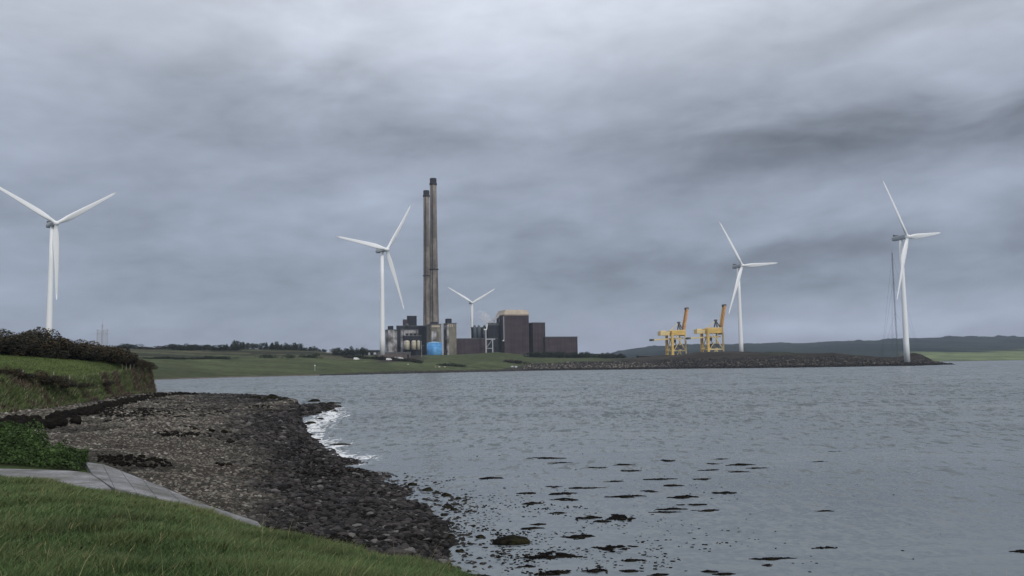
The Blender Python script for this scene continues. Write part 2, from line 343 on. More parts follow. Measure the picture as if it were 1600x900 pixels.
nc(668,  (960, 3.1), (885, 2.3), (930, .6), (920, .5), (895, .35), (840, .12), (800, 0), ('w', -3.6, 38, -.3), ('w', -14, 140, -1.5), ('w', -28, 300, -3))
nc(700,  (970, 3.0), (894, 2.3), (940, .4), (930, .3), (905, .1), (870, -.03), (830, -.07), ('w', -2.4, 34, -.3), ('w', -11, 130, -1.5), ('w', -21, 300, -3))
nc(740,  (985, 3.0), (908, 2.3), (955, .3), (945, .15), (925, 0), (890, -.08), (850, -.12), ('w', -1.4, 34, -.35), ('w', -6, 130, -1.5), ('w', -13, 300, -3))
nc(820,  (1010, 3.0), (925, 2.3), (975, .2), (965, .05), (940, -.05), (905, -.12), (860, -.18), ('w', .4, 34, -.4), ('w', 2, 130, -1.5), ('w', 4, 300, -3))
nc(1100, (1040, 2.9), (945, 2.2), (985, .2), (975, .05), (950, -.08), (915, -.2), (870, -.25), ('w', 7.5, 34, -.5), ('w', 28, 130, -1.5), ('w', 65, 300, -3))
nc(1450, (1050, 2.9), (925, 2.2), (985, .2), (975, .05), (955, -.1), (920, -.3), (870, -.3), ('w', 16, 34, -.5), ('w', 61, 130, -1.5), ('w', 141, 300, -3))
nc(2100, (1060, 2.9), (945, 2.2), (985, .2), (975, .05), (955, -.1), (920, -.3), (870, -.4), ('w', 32, 34, -.6), ('w', 122, 130, -1.5), ('w', 281, 300, -3))
cols = sorted(NEAR)
us = np.concatenate([np.arange(-900, -40, 20), np.arange(-40, 237, 4), [239, 240, 241, 243], np.arange(246, 860, 4), np.arange(860, 2101, 20)]).astype(float)
near = Loft(cols, [NEAR[c] for c in cols], us, [8, 36, 8, 6, 14, 60, 80, 26, 24, 8])
P = near.P; U, V = near.U, near.Vv; x, y = P[..., 0], P[..., 1]; dist = np.hypot(x, y)
is_land = U < 241
beach = smooth(4.0, 4.6, V)*(1-smooth(7.0, 7.12, V))
beach = np.where((U > 430), smooth(2.6, 3.0, V), beach)
beach = np.where((U < 150), smooth(4.9, 5.1, V-.0)*(1-smooth(6.98, 7.1, V)), beach)
beach = np.where(~is_land & (V > 7), 1, beach)
fore = 1-smooth(2.3, 2.8, V)
bankf = np.where(is_land, smooth(7, 7.15, V)*(1-smooth(7.9, 8.1, V)), 0)
# relief
P[..., 2] += fore*(fbm(x*.9, y*.9, 3, 1)-.5)*.16*np.where(dist > 3, 1, .2)
P[..., 2] += beach*(fbm(x*.35, y*.35, 4, 2)-.5)*.30*np.clip(smooth(4, 5, V), 0, 1)
P[..., 2] += bankf*(fbm(x*.28, y*.28, 4, 3)-.5)*1.7
P[..., 2] += np.where(is_land & (V >= 8), (fbm(x*.07, y*.07, 3, 4)-.5)*.6, 0)
tipc = on_z(492, 640, .0)                      # low rocky spit at the far end of the beach
g = np.exp(-(((x-tipc[0])/3.6)**2+((y-tipc[1])/20.0)**2)); P[..., 2] += g*1.25
nz = fbm(x*.5, y*.5, 4, 9); z = P[..., 2]
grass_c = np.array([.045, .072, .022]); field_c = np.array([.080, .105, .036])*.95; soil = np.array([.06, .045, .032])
sh_up = np.array([.045, .040, .033]); sh_lo = np.array([.008, .0075, .007])  # shingle ground colours, darkened to stand for shade in the gaps between stones
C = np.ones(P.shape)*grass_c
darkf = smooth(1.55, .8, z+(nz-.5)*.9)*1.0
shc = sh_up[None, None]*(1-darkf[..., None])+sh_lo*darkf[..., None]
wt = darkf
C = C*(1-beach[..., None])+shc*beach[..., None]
fieldf = np.where(is_land, smooth(7.95, 8.15, V), 0)[..., None]
fc = field_c*(1+(fbm(x*.12, y*.3, 4, 12)-.5)[..., None]*.5); fc[..., 0] *= 1+(fbm(x*.05, y*.1, 3, 14)-.5)*.3
C = C*(1-fieldf)+fc*fieldf
bkn = fbm(x*.35, y*.35, 4, 21)
bc = np.where((bkn > .50)[..., None], np.array([.075, .055, .035]), np.array([.058, .068, .028]))
C = C*(1-bankf[..., None])+bc*bankf[..., None]
veg = ((U < 150) & (V > 4) & (V < 5))[..., None]; C = np.where(veg, np.array([.03, .04, .015]), C)
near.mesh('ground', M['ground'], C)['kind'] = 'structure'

# ---- concrete path and slipway (slabs lying on the ground)
def slab(name, near_edge, far_edge, z_n, z_f, thick=.16, label=None):
    n = len(near_edge); a = [on_z(px, py, z) for (px, py), z in zip(near_edge, z_n)]; b = [on_z(px, py, z) for (px, py), z in zip(far_edge, z_f)]
    top = np.array(a+b); bot = top-np.array([0, 0, thick]); v = np.vstack([top, bot]); f = []
    for i in range(n-1):
        f += [(i, i+1, n+i+1, n+i), (2*n+i, 3*n+i, 3*n+i+1, 2*n+i+1), (i, 2*n+i, 2*n+i+1, i+1), (n+i, n+i+1, 3*n+i+1, 3*n+i)]
    f += [(0, n, 3*n, 2*n), (n-1, 3*n-1, 4*n-1, 2*n-1)]
    o = MB().add(v, f).build(name, M['concrete']); o['kind'] = 'structure'; return o
slab('path', [(-500, 752), (-200, 745), (0, 745), (60, 752), (110, 758), (144, 765), (174, 764)], [(-500, 735), (-200, 733), (0, 732), (60, 733.5), (110, 735.5), (133, 738), (143, 739.5)],
     [2.47]*2+[2.40, 2.40, 2.38, 2.36, 2.33], [2.45]*2+[2.40, 2.40, 2.38, 2.36, 2.34])
# slipway: seven slabs each a small step below the last
ne = [(143.5, 740), (180, 764), (214, 770), (246, 779), (289, 791), (347, 810), (387, 826), (425, 842)]; fe = [(133, 722), (160, 725), (188, 735), (222, 748.5), (260, 763), (306, 783), (347, 797), (403, 815)]
zz_ = [2.37, 2.30, 2.17, 2.0, 1.84, 1.66, 1.48, 1.36, 1.30]
for i in range(7):
    (n0, n1_), (f0, f1_) = (ne[i], ne[i+1]), (fe[i], fe[i+1])
    g_ = .012
    l = lambda a, b, t: (a[0]+(b[0]-a[0])*t, a[1]+(b[1]-a[1])*t)
    slab('slipway', [l(n0, n1_, g_), l(n0, n1_, 1-g_)], [l(f0, f1_, g_), l(f0, f1_, 1-g_)], [zz_[i], zz_[i+1]+.03], [zz_[i]-.03, zz_[i+1]], .25)

# ---- shingle, cobbles, weed-covered stones
def bw(u, v, c):
    d = np.hypot(c[..., 0], c[..., 1]); b = ((u > 150) & (v > 4.35) & (v < 7.05)) | ((u <= 150) & (v > 5.02) & (v < 7.0)) | ((u > 430) & (v > 2.7) & (v < 9))
    return np.where(b & (u > -60) & (u < 700) & (c[..., 2] > -.12), 1.0/(d/20)**1.25, 0)
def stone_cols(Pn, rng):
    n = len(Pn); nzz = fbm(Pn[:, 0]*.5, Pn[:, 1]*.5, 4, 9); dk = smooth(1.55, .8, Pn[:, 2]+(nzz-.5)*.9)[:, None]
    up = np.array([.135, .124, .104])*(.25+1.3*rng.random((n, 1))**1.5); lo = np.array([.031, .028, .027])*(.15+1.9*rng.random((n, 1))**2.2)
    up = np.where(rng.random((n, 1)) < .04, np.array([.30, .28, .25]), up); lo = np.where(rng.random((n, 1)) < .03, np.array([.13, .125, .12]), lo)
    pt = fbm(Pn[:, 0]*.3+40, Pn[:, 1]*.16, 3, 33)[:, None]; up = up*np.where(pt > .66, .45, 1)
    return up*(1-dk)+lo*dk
rng = np.random.default_rng(5)
Pn, uu, vv = near.sample(64000, bw, rng); d = np.hypot(Pn[:, 0], Pn[:, 1])
nzz = fbm(Pn[:, 0]*.5, Pn[:, 1]*.5, 4, 9); dk = smooth(1.55, .8, Pn[:, 2]+(nzz-.5)*.9)
sz = (.032+.070*rng.random(len(Pn))**2.4)*(1+1.0*dk)*(1+.25*(d > 50))*np.clip(d/45, .9, 2.2)
k1 = d < 42
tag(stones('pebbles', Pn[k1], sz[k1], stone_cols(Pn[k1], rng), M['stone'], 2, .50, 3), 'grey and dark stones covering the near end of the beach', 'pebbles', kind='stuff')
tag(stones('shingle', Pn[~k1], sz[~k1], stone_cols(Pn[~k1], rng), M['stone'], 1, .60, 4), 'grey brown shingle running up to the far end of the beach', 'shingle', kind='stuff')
shp = np.array([on_z(a_, b_, -.02) for a_, b_ in ((600, 748), (640, 762), (664, 782), (700, 800), (672, 822), (668, 840), (672, 858), (700, 878), (735, 900))])
tt = rng.random(1500)*(len(shp)-1); ii = np.minimum(tt.astype(int), len(shp)-2); fr = (tt-ii)[:, None]; Ps = shp[ii]*(1-fr)+shp[ii+1]*fr
off = rng.gamma(1.1, 1.0, len(Ps)); Ps[:, 0] += off*np.where(tt > 3, .75, .9)+rng.normal(size=len(Ps))*.2; Ps[:, 1] += rng.normal(size=len(Ps))*1.0+off*.3
tag(stones('shallow_stones', Ps, (.03+.10*rng.random(len(Ps))**2)*np.exp(-off*.12), jitter_col((.022, .020, .018), len(Ps), rng, .6), M['stone'], 2, .55, 31), 'small dark stones breaking the water along the ragged end of the beach', 'stones', kind='stuff')
# strand line of dark weed under the bank
sl_px = np.array([(26, 655), (36, 661), (53, 667), (84, 655), (120, 647), (148, 640), (190, 629), (232, 621), (262, 615.5), (290, 617)])
sl_z = [2.15, 2.1, 2.08, 2.05, 1.95, 1.9, 1.75, 1.6, 1.4, 1.3]; pts = np.array([on_z(a_, b_, q_) for (a_, b_), q_ in zip(sl_px, sl_z)])
tt = rng.random(5200)**.85*(len(pts)-1); ii = np.minimum(tt.astype(int), len(pts)-2); fr = (tt-ii)[:, None]
Pw = pts[ii]*(1-fr)+pts[ii+1]*fr; wd_ = np.interp(tt, [0, 2, 5, 9], [.35, .8, 1.5, 3.5]); Pw[:, 1] += rng.normal(size=len(Pw))*wd_*.5; Pw[:, 0] += rng.normal(size=len(Pw))*.5
Pw = Pw[fbm(Pw[:, 0]*.7, Pw[:, 1]*.35, 3, 8) > .47]; Pw[:, 2] += .02
tag(stones('strandline_weed', Pw, .10+.34*rng.random(len(Pw))**2, jitter_col((.016, .013, .013), len(Pw), rng, .5), M['weed'], 1, .8, 6), 'dark rotting seaweed in a line below the grassy bank', 'seaweed', kind='stuff')
def sw2(u, v, c):
    return np.where((u > 150) & (u < 640) & (v > 4.6) & (v < 7) & (fbm(c[..., 0]*.22+9, c[..., 1]*.10, 4, 51) > .63), 1.0/(np.hypot(c[..., 0], c[..., 1])/20)**1.3, 0)
Pw, _, _ = near.sample(2600, sw2, rng)
tag(stones('beach_weed', Pw+[0, 0, .05], .06+.08*rng.random(len(Pw))*np.hypot(Pw[:, 0], Pw[:, 1])/40, jitter_col((.020, .018, .015), len(Pw), rng, .5), M['weed'], 1, .5, 7), 'scattered dark clumps of weed washed over the shingle', 'seaweed', kind='stuff')

# ---- foreground grass
def gw(u, v, c):
    d = np.hypot(c[..., 0], c[..., 1]); return np.where((v > .8) & (v < 2.45) & (u > -120) & (u < 1700) & (d > 3.5), 1/(d/6)**1.1, 0)
rng = np.random.default_rng(8)
Pg, ug, vg = near.sample(300000, gw, rng); d = np.hypot(Pg[:, 0], Pg[:, 1])
cl = fbm(Pg[:, 0]*1.6, Pg[:, 1]*1.6, 4, 71); cl2 = fbm(Pg[:, 0]*.9, Pg[:, 1]*.55, 4, 75)
edge = smooth(2.45, 2.2, vg); keep = rng.random(len(Pg)) < .35+.65*edge; Pg, cl, cl2, d, vg = Pg[keep], cl[keep], cl2[keep], d[keep], vg[keep]
ln = (.035+.20*cl**1.6+.05*rng.random(len(Pg)))*(1+.4*(cl2-.5))*(.75+.25*smooth(2.4, 2.0, vg)); n = len(Pg)
gc = np.array([.056, .094, .032])[None]*(.5+.9*rng.random((n, 1)))*(.35+1.25*cl2[:, None])
ylw = (np.clip((cl-.45)*3, 0, 1)*.45+.5*smooth(1.5, 2.4, vg)*smooth(.35, .6, cl2))[:, None]; gc = gc*(1-ylw)+np.array([.118, .125, .052])*ylw*(.7+.5*rng.random((n, 1)))
dry = rng.random(n) < .045; gc[dry] = np.array([.20, .18, .09])*(.6+.6*rng.random((dry.sum(), 1)))
tag(blades('grass', Pg, ln, (.005+.005*rng.random(n))*np.clip(d/9, .8, 2.0), gc, M['blade'], .75), 'long green grass on the bank in front of the path and beach', 'grass', kind='stuff')
# sparse tall flowering stems
Pt, _, vt = near.sample(420, gw, rng)
tag(blades('grass_stems', Pt, .28+.22*rng.random(len(Pt)), np.full(len(Pt), .0045), jitter_col((.20, .20, .10), len(Pt), rng, .4), M['blade'], .5, 9), 'thin pale seed stems standing out of the foreground grass', 'grass', kind='stuff')
# leafy undergrowth left of the path
def vw(u, v, c): return np.where((u > -200) & (u < 136) & (v > 4.05) & (v < 5.0-.05*(u > 60)), 1, 0)
Pv, uv_, vv_ = near.sample(60000, vw, rng)
top = .10+1.05*1.5*np.clip(fbm(Pv[:, 0]*.7, Pv[:, 1]*.5, 3, 81)-.22, 0, 1); top *= smooth(5.02, 4.75, vv_)*smooth(4.0, 4.25, vv_)*.8+.2
hh = top*rng.random(len(Pv))**.45; Pv[:, 2] += hh
Vl, Fl = leaves(Pv, .028+.035*rng.random(len(Pv)), rng)
lc = np.array([.048, .085, .026])[None]*(.3+1.2*rng.random((len(Pv), 1)))*(.3+1.3*fbm(Pv[:, 0]*2, Pv[:, 1]*2, 2, 5)[:, None])
tag(fast_mesh('undergrowth', Vl, Fl, M['leaf'], np.repeat(lc, 4, 0)), 'bright green leafy undergrowth between the path and the beach', 'undergrowth', kind='stuff')
# rough grass and bramble on the eroded bank
def kw(u, v, c): return np.where((u > -150) & (u < 242) & (v > 6.92) & (v < 8.08), .35+(fbm(c[..., 0]*.4, c[..., 1]*.4, 3, 61) > .45), 0)
Pb, ub, vb = near.sample(42000, kw, rng); cb = fbm(Pb[:, 0]*.35, Pb[:, 1]*.35, 4, 21)[:, None]; n = len(Pb)
bc = np.where(cb > .58-.16*smooth(100, 200, ub)[:, None], np.array([.068, .052, .038]), np.array([.080, .108, .042]))*(.3+1.25*rng.random((n, 1)))
dry = rng.random(n) < .06; bc[dry] = (.26, .23, .16)
tag(blades('bank_grass', Pb, .22+.45*rng.random(n)**2, .03+.05*rng.random(n), bc, M['blade'], .7, 12, 2), 'rough mixed grass and dead stems on the eroded bank', 'grass', kind='stuff')
def ff(u, v, c): return np.where((u > -150) & (u < 238) & (v > 8) & (v < 9), 1, 0)
Pf, _, _ = near.sample(36000, ff, rng); n = len(Pf)
fcz = np.array([.078, .108, .034])[None]*(.65+.7*rng.random((n, 1)))*(.7+.6*fbm(Pf[:, 0]*.12, Pf[:, 1]*.3, 3, 12)[:, None])
tag(blades('field_grass', Pf, .08+.12*rng.random(n), .05+.05*rng.random(n), fcz, M['blade'], .8, 13, 1), 'short grazed grass in the field above the bank', 'grass', kind='stuff')

# ================================================================== SETTING: far coast, headland, hills
FAR = {}
def fcp(px, wl_py, f2, f3, f4, f5, f6):
    dw = EYE*FPX/(wl_py-hor(px)); pw = at_d(px, wl_py, dw); pw[2] = 0; p0 = pw*(1-22/dw); p0[2] = -2.5
    FAR[px] = [p0, pw]+[at_d(px, p, dw+q) if abs(q) < 140 and q > 0 else at_d(px, p, abs(q)) for p, q in (f2, f3, f4)]+[np.array([(px-800)/1385*dd, dd, zz]) for dd, zz in (f5, f6)]
#     px    waterline  f2 (py, +m)   f3 (py, dist)  f4            f5 (dist, z)   f6
fcp(-700, 612, (606, 25), (568, 620), (560, 850), (1500, 30), (2600, -3))
fcp(-200, 602, (598, 22), (560, 620), (546, 850), (1500, 30), (2600, -3))
fcp(80,   597, (593, 20), (560, 650), (541, 880), (1500, 28), (2600, -3))
fcp(180,  595, (592, 20), (561, 700), (544, 950), (1500, 24), (2600, -3))
fcp(237,  594, (591.5, 18), (561, 740), (545, 980), (1500, 24), (2600, -3))
fcp(357,  590, (587.5, 18), (562, 800), (545, 1030), (1500, 20), (2600, -3))
fcp(489,  587, (584, 20), (561, 860), (547, 1040), (1600, 18), (2600, -3))
fcp(540,  586, (582, 22), (563, 880), (554, 1000), (1600, 18), (2600, -3))
fcp(600,  584.5, (580, 22), (566, 850), (556, 960), (1700, 20), (2600, -3))
fcp(650,  583.4, (579, 22), (563, 900), (555, 1060), (1700, 22), (2600, -3))
fcp(710,  582, (577, 24), (560, 950), (554.5, 1080), (1700, 22), (2600, -3))
fcp(777,  580.6, (576, 24), (556, 980), (550, 1050), (1700, 22), (2400, -3))
fcp(830,  579.2, (568, 40), (561, 980), (556, 1060), (1500, 14), (2200, -3))
fcp(900,  578.3, (565, 40), (561, 980), (558, 1060), (1400, 10), (1900, -3))
fcp(970,  577.4, (563, 34), (560.5, 950), (559.5, 1000), (1150, 4), (1300, -3))
fcp(1010, 577, (562, 34), (559, 940), (557.5, 980), (1120, 6), (1220, -3))
fcp(1045, 576.4, (561, 32), (555.5, 930), (554.2, 970), (1120, 10), (1220, -3))
fcp(1080, 576, (560, 32), (553, 920), (551.4, 960), (1120, 12), (1220, -3))
fcp(1160, 575.4, (559, 32), (552.5, 900), (551.2, 950), (1120, 12), (1220, -3))
fcp(1240, 574.4, (558, 30), (552.5, 850), (551.8, 900), (1080, 11), (1200, -3))
fcp(1305, 573.4, (557, 30), (551.3, 820), (550.4, 860), (1020, 10), (1150, -3))
fcp(1318, 573.2, (559, 30), (554, 820), (553.2, 860), (1010, 8), (1150, -3))
fcp(1370, 572.3, (562, 28), (559.5, 800), (558.8, 840), (960, 4), (1100, -3))
fcp(1424, 571.6, (562, 26), (560, 785), (559.5, 830), (930, 3), (1060, -3))
fcp(1450, 570.8, (564, 24), (562.2, 800), (562.6, 830), (900, 1), (1000, -3))
fcp(1478, 569.8, (567.2, 14), (567.5, 856), (568.2, 868), (890, -2), (950, -3))
fcp(1496, 569.4, (571, 12), (572, 870), (573, 885), (900, -3), (950, -3.5))
cols = sorted(FAR); us = np.concatenate([np.arange(-700, 0, 10), np.arange(0, 1496, 2.0), [1496]])
far = Loft(cols, [FAR[c] for c in cols], us, [5, 12, 26, 26, 16, 6], 1)
P = far.P; U, V = far.U, far.Vv; x, y = P[..., 0], P[..., 1]
rise = smooth(1.0, 1.8, V)
P[..., 2] += rise*(fbm(x*.045, y*.03, 4, 31)-.5)*np.where(U > 985, 5.5, 1.6)*np.where(U > 1455, .3, 1)
mound = at_d(1432, 556, 800); P[..., 2] += 4.6*np.exp(-((x-mound[0])**2+((y-mound[1])/2)**2)/9.0**2)
n_ = fbm(x*.02, y*.02, 4, 41); n2_ = fbm(x*.006, y*.008, 3, 43)
field = np.array([.066, .080, .038]); rough_ = np.array([.050, .054, .034]); brown = np.array([.046, .040, .034]); rock = np.array([.045, .042, .04])
C = np.where((n_ > .5)[..., None], field*.95, field*1.08)*(1+(n2_[..., None]-.5)*.5)
up = smooth(3.0, 3.25, V)[..., None]*(U < 560)[..., None]
strip_ = fbm(x*.004, y*.03, 3, 47)[..., None]; C = C*(1-up)+np.where(strip_ > .55, rough_*.7, np.where(strip_ > .42, np.array([.085, .085, .05]), field*1.15))*up
pen = smooth(905, 1000, U)[..., None]; C = C*(1-pen)+np.where((n_ > .60)[..., None], rough_*.85, brown*np.where(n2_[..., None] > .5, .8, 1.1))*pen
pl = (smooth(575, 600, U)*(1-smooth(650, 670, U))*smooth(2.8, 3.1, V))[..., None]; C = C*(1-pl)+brown*.9*pl
shore = (1-smooth(1.3, 2.0, V))[..., None]; sand = np.array([.13, .115, .10]); C = C*(1-shore)+np.where((U < 500)[..., None], sand, rock*.8)*shore
rv = ((1-smooth(1.85, 2.15, V))*smooth(800, 835, U))[..., None]; C = C*(1-rv)+rock*.7*rv
o = far.mesh('terrain', M['farland'], C); o['kind'] = 'structure'

HILL = {}
def hc(px, z2, p3, p4, dr=4600):
    HILL[px] = [np.array([(px-800)/1385*d_, d_, z_]) for d_, z_ in ((1950, -3), (2080, 0))]+[at_d(px, z2, 2700), at_d(px, p3, 3700), at_d(px, p4, dr), np.array([(px-800)/1385*6000, 6000, 20])]
for px, a, b, c in ((880, 566, 563, 562), (940, 565, 558, 556), (956, 564, 554, 550), (975, 563, 552, 547.5), (994, 562, 549, 544), (1025, 560, 547, 541), (1100, 558, 545, 537.5),
                    (1170, 556, 543, 536.8), (1240, 554, 542, 535.4), (1296, 553, 540, 533.5), (1366, 552, 539, 532), (1420, 550, 537, 528.4), (1487, 549.5, 536, 526.5), (1600, 549, 535, 524.8), (1900, 545, 531, 520), (2600, 530, 515, 505)):
    hc(px, a, b, c)
cols = sorted(HILL); us = np.concatenate([np.arange(880, 1650, 1.6), np.arange(1650, 2601, 14)])
hill = Loft(cols, [HILL[c] for c in cols], us, [3, 26, 26, 26, 8], 1)
P = hill.P; U, V = hill.U, hill.Vv; x, y = P[..., 0], P[..., 1]
P[..., 2] += smooth(2, 3.6, V)*((fbm(x*.006, y*.004, 4, 61)-.5)*16+np.clip(fbm(x*.02, y*.006, 3, 63)-.52, 0, 1)*34*smooth(3.4, 4, V))
n_ = fbm(x*.006, y*.0035, 4, 66)[..., None]; n3 = fbm(x*.004, y*.0016, 2, 69)[..., None]
green = np.array([.15, .18, .08]); wood = np.array([.010, .017, .016]); moor = np.array([.022, .029, .025])
C = np.where(n_ > .5, wood, moor)
low = (1-smooth(1.75, 2.15, V+(n_[..., 0]-.5)*.9))[..., None]*smooth(1395, 1450, U)[..., None]
C = C*(1-low)+np.where(n3 > .6, green*.7, green)*low
edge_ = (1-smooth(1.0, 1.05, V))[..., None]; C = C*(1-edge_)+np.array([.05, .05, .045])*edge_
hill.mesh('hills', M['hill'], C)['kind'] = 'structure'

# ---- seabed (one sheet to the horizon) and water
def disc(name, z, m, R_=6600):
    n = 96; t = np.arange(n)*2*math.pi/n; v = np.vstack([[0, 0, z], np.stack([np.cos(t)*R_, np.sin(t)*R_, np.full(n, z)], 1)])
    o = fast_mesh(name, v, np.array([[0, i+1, (i+1) % n+1] for i in range(n)]), m); return o
disc('seabed', -3.2, mat('sea bed', (.06, .055, .05), 1))['kind'] = 'structure'
m = bpy.data.materials.new('sea water'); m.use_nodes = True; nt = m.node_tree; b = nt.nodes['Principled BSDF']; LK = nt.links.new
def nd(t, **k):
    n = nt.nodes.new(t)
    for a_, b_ in k.items(): setattr(n, a_, b_)
    return n
def mth(op, a_, b_=None):
    n = nd('ShaderNodeMath', operation=op)
    for i, v_ in enumerate((a_, b_)):
        if v_ is None: continue
        if isinstance(v_, (int, float)): n.inputs[i].default_value = v_
        else: LK(v_, n.inputs[i])
    return n.outputs[0]
geo = nd('ShaderNodeNewGeometry')
def wnz(sx, sy, detail, rough, rot=0.0, dist=0.0):
    mp = nd('ShaderNodeMapping'); mp.inputs['Scale'].default_value = (sx, sy, 1); mp.inputs['Rotation'].default_value = (0, 0, rot); LK(geo.outputs['Position'], mp.inputs[0])
    n = nd('ShaderNodeTexNoise'); n.inputs['Scale'].default_value = 1; n.inputs['Detail'].default_value = detail; n.inputs['Roughness'].default_value = rough; n.inputs['Distortion'].default_value = dist
    LK(mp.outputs[0], n.inputs['Vector']); return n.outputs['Fac']
cd = nd('ShaderNodeVectorMath', operation='LENGTH'); LK(geo.outputs['Position'], cd.inputs[0]); D = cd.outputs['Value']   # distance offshore
def mrange(v_, a_, b_, c_, d_):
    n = nd('ShaderNodeMapRange'); n.clamp = True
    LK(v_, n.inputs[0])
    for i, q in enumerate((a_, b_, c_, d_)): n.inputs[i+1].default_value = q
    return n.outputs[0]
# ripples: the surface normal leans by noise fields of several wave lengths, longer and steeper waves further out
nrm = nd('ShaderNodeCombineXYZ'); gst = mrange(wnz(.025, .045, 3, .6, .2), .38, .62, .35, 1)
def crest(sx, sy, lo, hi, rot, amp_): return mth('MULTIPLY', mth('MULTIPLY', mrange(wnz(sx, sy, 3, .62, rot, .5), lo, hi, 0, 1), gst), amp_)
ty = crest(2.6, 1.5, .56, .66, .15, mrange(D, 18, 45, .05, .40))
ty = mth('ADD', ty, crest(1.5, .60, .54, .62, .05, mth('MULTIPLY', mrange(D, 26, 55, .0, .75), mrange(D, 130, 250, 1, .2))))
ty = mth('ADD', ty, crest(.72, .19, .53, .61, -.04, mrange(D, 55, 110, .0, .75)))
ty = mth('ADD', ty, crest(.30, .045, .53, .61, .02, mrange(D, 120, 300, .0, .60)))
fine = mth('MULTIPLY', mth('SUBTRACT', wnz(4.5, 7, 2, .5, .1), .5), mrange(D, 15, 90, .12, .80))
fine = mth('SUBTRACT', fine, mrange(D, 20, 120, .05, .10))
LK(mth('MULTIPLY', mth('SUBTRACT', wnz(2.2, 3.4, 2, .5, .6), .5), mrange(D, 15, 120, .08, .35)), nrm.inputs[0])
LK(mth('SUBTRACT', fine, ty), nrm.inputs[1]); nrm.inputs[2].default_value = 0
nsum = nd('ShaderNodeVectorMath', operation='ADD'); LK(geo.outputs['Normal'], nsum.inputs[0]); LK(nrm.outputs[0], nsum.inputs[1])
nn_ = nd('ShaderNodeVectorMath', operation='NORMALIZE'); LK(nsum.outputs[0], nn_.inputs[0]); LK(nn_.outputs[0], b.inputs['Normal'])
b.inputs['Roughness'].default_value = .12; b.inputs['IOR'].default_value = 1.333
fa = nd('ShaderNodeAttribute', attribute_name='Foam'); fsep = nd('ShaderNodeSeparateColor'); LK(fa.outputs['Color'], fsep.inputs[0])
fn = wnz(1.3, .50, 5, .70, .5, 1.0)
foam = mth('MULTIPLY', mrange(mth('ADD', fn, mth('MULTIPLY', mth('SUBTRACT', fsep.outputs[0], .5), .62)), .60, .70, 0, 1), mrange(fsep.outputs[0], .02, .15, 0, 1))
caps = mth('MULTIPLY', mrange(wnz(.35, .10, 5, .75, .1, .5), .70, .74, 0, 1), mrange(D, 80, 250, 0, .4))
foam = mth('MAXIMUM', foam, caps)
mixc = nd('ShaderNodeMix', data_type='RGBA'); LK(foam, mixc.inputs[0])
wc = nd('ShaderNodeMix', data_type='RGBA'); LK(mrange(wnz(.02, .06, 4, .6), .35, .65, 0, 1), wc.inputs[0]); wc.inputs[6].default_value = (.108, .133, .148, 1); wc.inputs[7].default_value = (.150, .176, .188, 1)
LK(wc.outputs[2], mixc.inputs[6]); mixc.inputs[7].default_value = (.75, .78, .8, 1); LK(mixc.outputs[2], b.inputs['Base Color'])
LK(mth('ADD', mth('MULTIPLY', foam, .6), .12), b.inputs['Roughness'])
M['water'] = m
ang = np.concatenate([np.linspace(-180, -50, 20)[:-1], np.linspace(-50, -32, 19)[:-1], np.linspace(-32, 32, 480)[:-1], np.linspace(32, 50, 19)[:-1], np.linspace(50, 180, 20)])*math.pi/180
rad = np.concatenate([[.5], np.geomspace(12, 300, 760)[:-1], np.geomspace(300, 6600, 220)]); A, RR = np.meshgrid(ang, rad, indexing='ij')
V_ = np.stack([np.sin(A)*RR, np.cos(A)*RR, 0*A], -1); idx = np.arange(A.size).reshape(A.shape)
F_ = np.stack([idx[:-1, :-1], idx[:-1, 1:], idx[1:, 1:], idx[1:, :-1]], -1).reshape(-1, 4)
amp = (.02+.20*smooth(30, 110, RR))*(1-smooth(700, 1500, RR))
wr = fbm(V_[..., 0]*.22+V_[..., 1]*.05, V_[..., 1]*.5, 3, 90); gust = fbm(V_[..., 0]*.02, V_[..., 1]*.03, 3, 95)
V_[..., 2] = amp*((1-np.abs(2*wr-1))*1.6-1.1)*(.5+gust)+amp*.6*(fbm(V_[..., 0]*.9, V_[..., 1]*1.6, 2, 92)-.5)
# foam where waves break on the shore
def seg_d(x, y, pts):
    dm = np.full(x.shape, 1e9)
    for (ax, ay), (bx, by) in zip(pts[:-1], pts[1:]):
        dx, dy = bx-ax, by-ay; t = np.clip(((x-ax)*dx+(y-ay)*dy)/(dx*dx+dy*dy), 0, 1); dm = np.minimum(dm, np.hypot(x-ax-t*dx, y-ay-t*dy))
    return dm
wx, wy = V_[..., 0], V_[..., 1]
sh = [tuple(on_z(a_, b_, 0)[:2]) for a_, b_ in ((512, 634), (520, 650), (486, 664), (474, 680), (497, 699), (540, 722))]
f = np.exp(-(seg_d(wx, wy, sh)/3.4)**2)*.80
sh2 = [tuple(on_z(a_, b_, 0)[:2]) for a_, b_ in ((540, 722), (602, 750), (640, 764), (700, 800), (668, 830), (672, 856), (740, 900))]
f = np.maximum(f, np.exp(-(seg_d(wx, wy, sh2)/.9)**2)*.42)
cst = [tuple(far.P[i, 5+0, :2]) for i in range(70, len(far.us), 4)]
f = np.maximum(f, np.exp(-(seg_d(wx, wy, cst)/3.0)**2)*.55)
wo = fast_mesh('water', V_.reshape(-1, 3), F_, M['water'], None, True); wo['kind'] = 'structure'
set_col(wo.data, np.repeat(f.reshape(-1, 1), 3, 1), 'Foam')

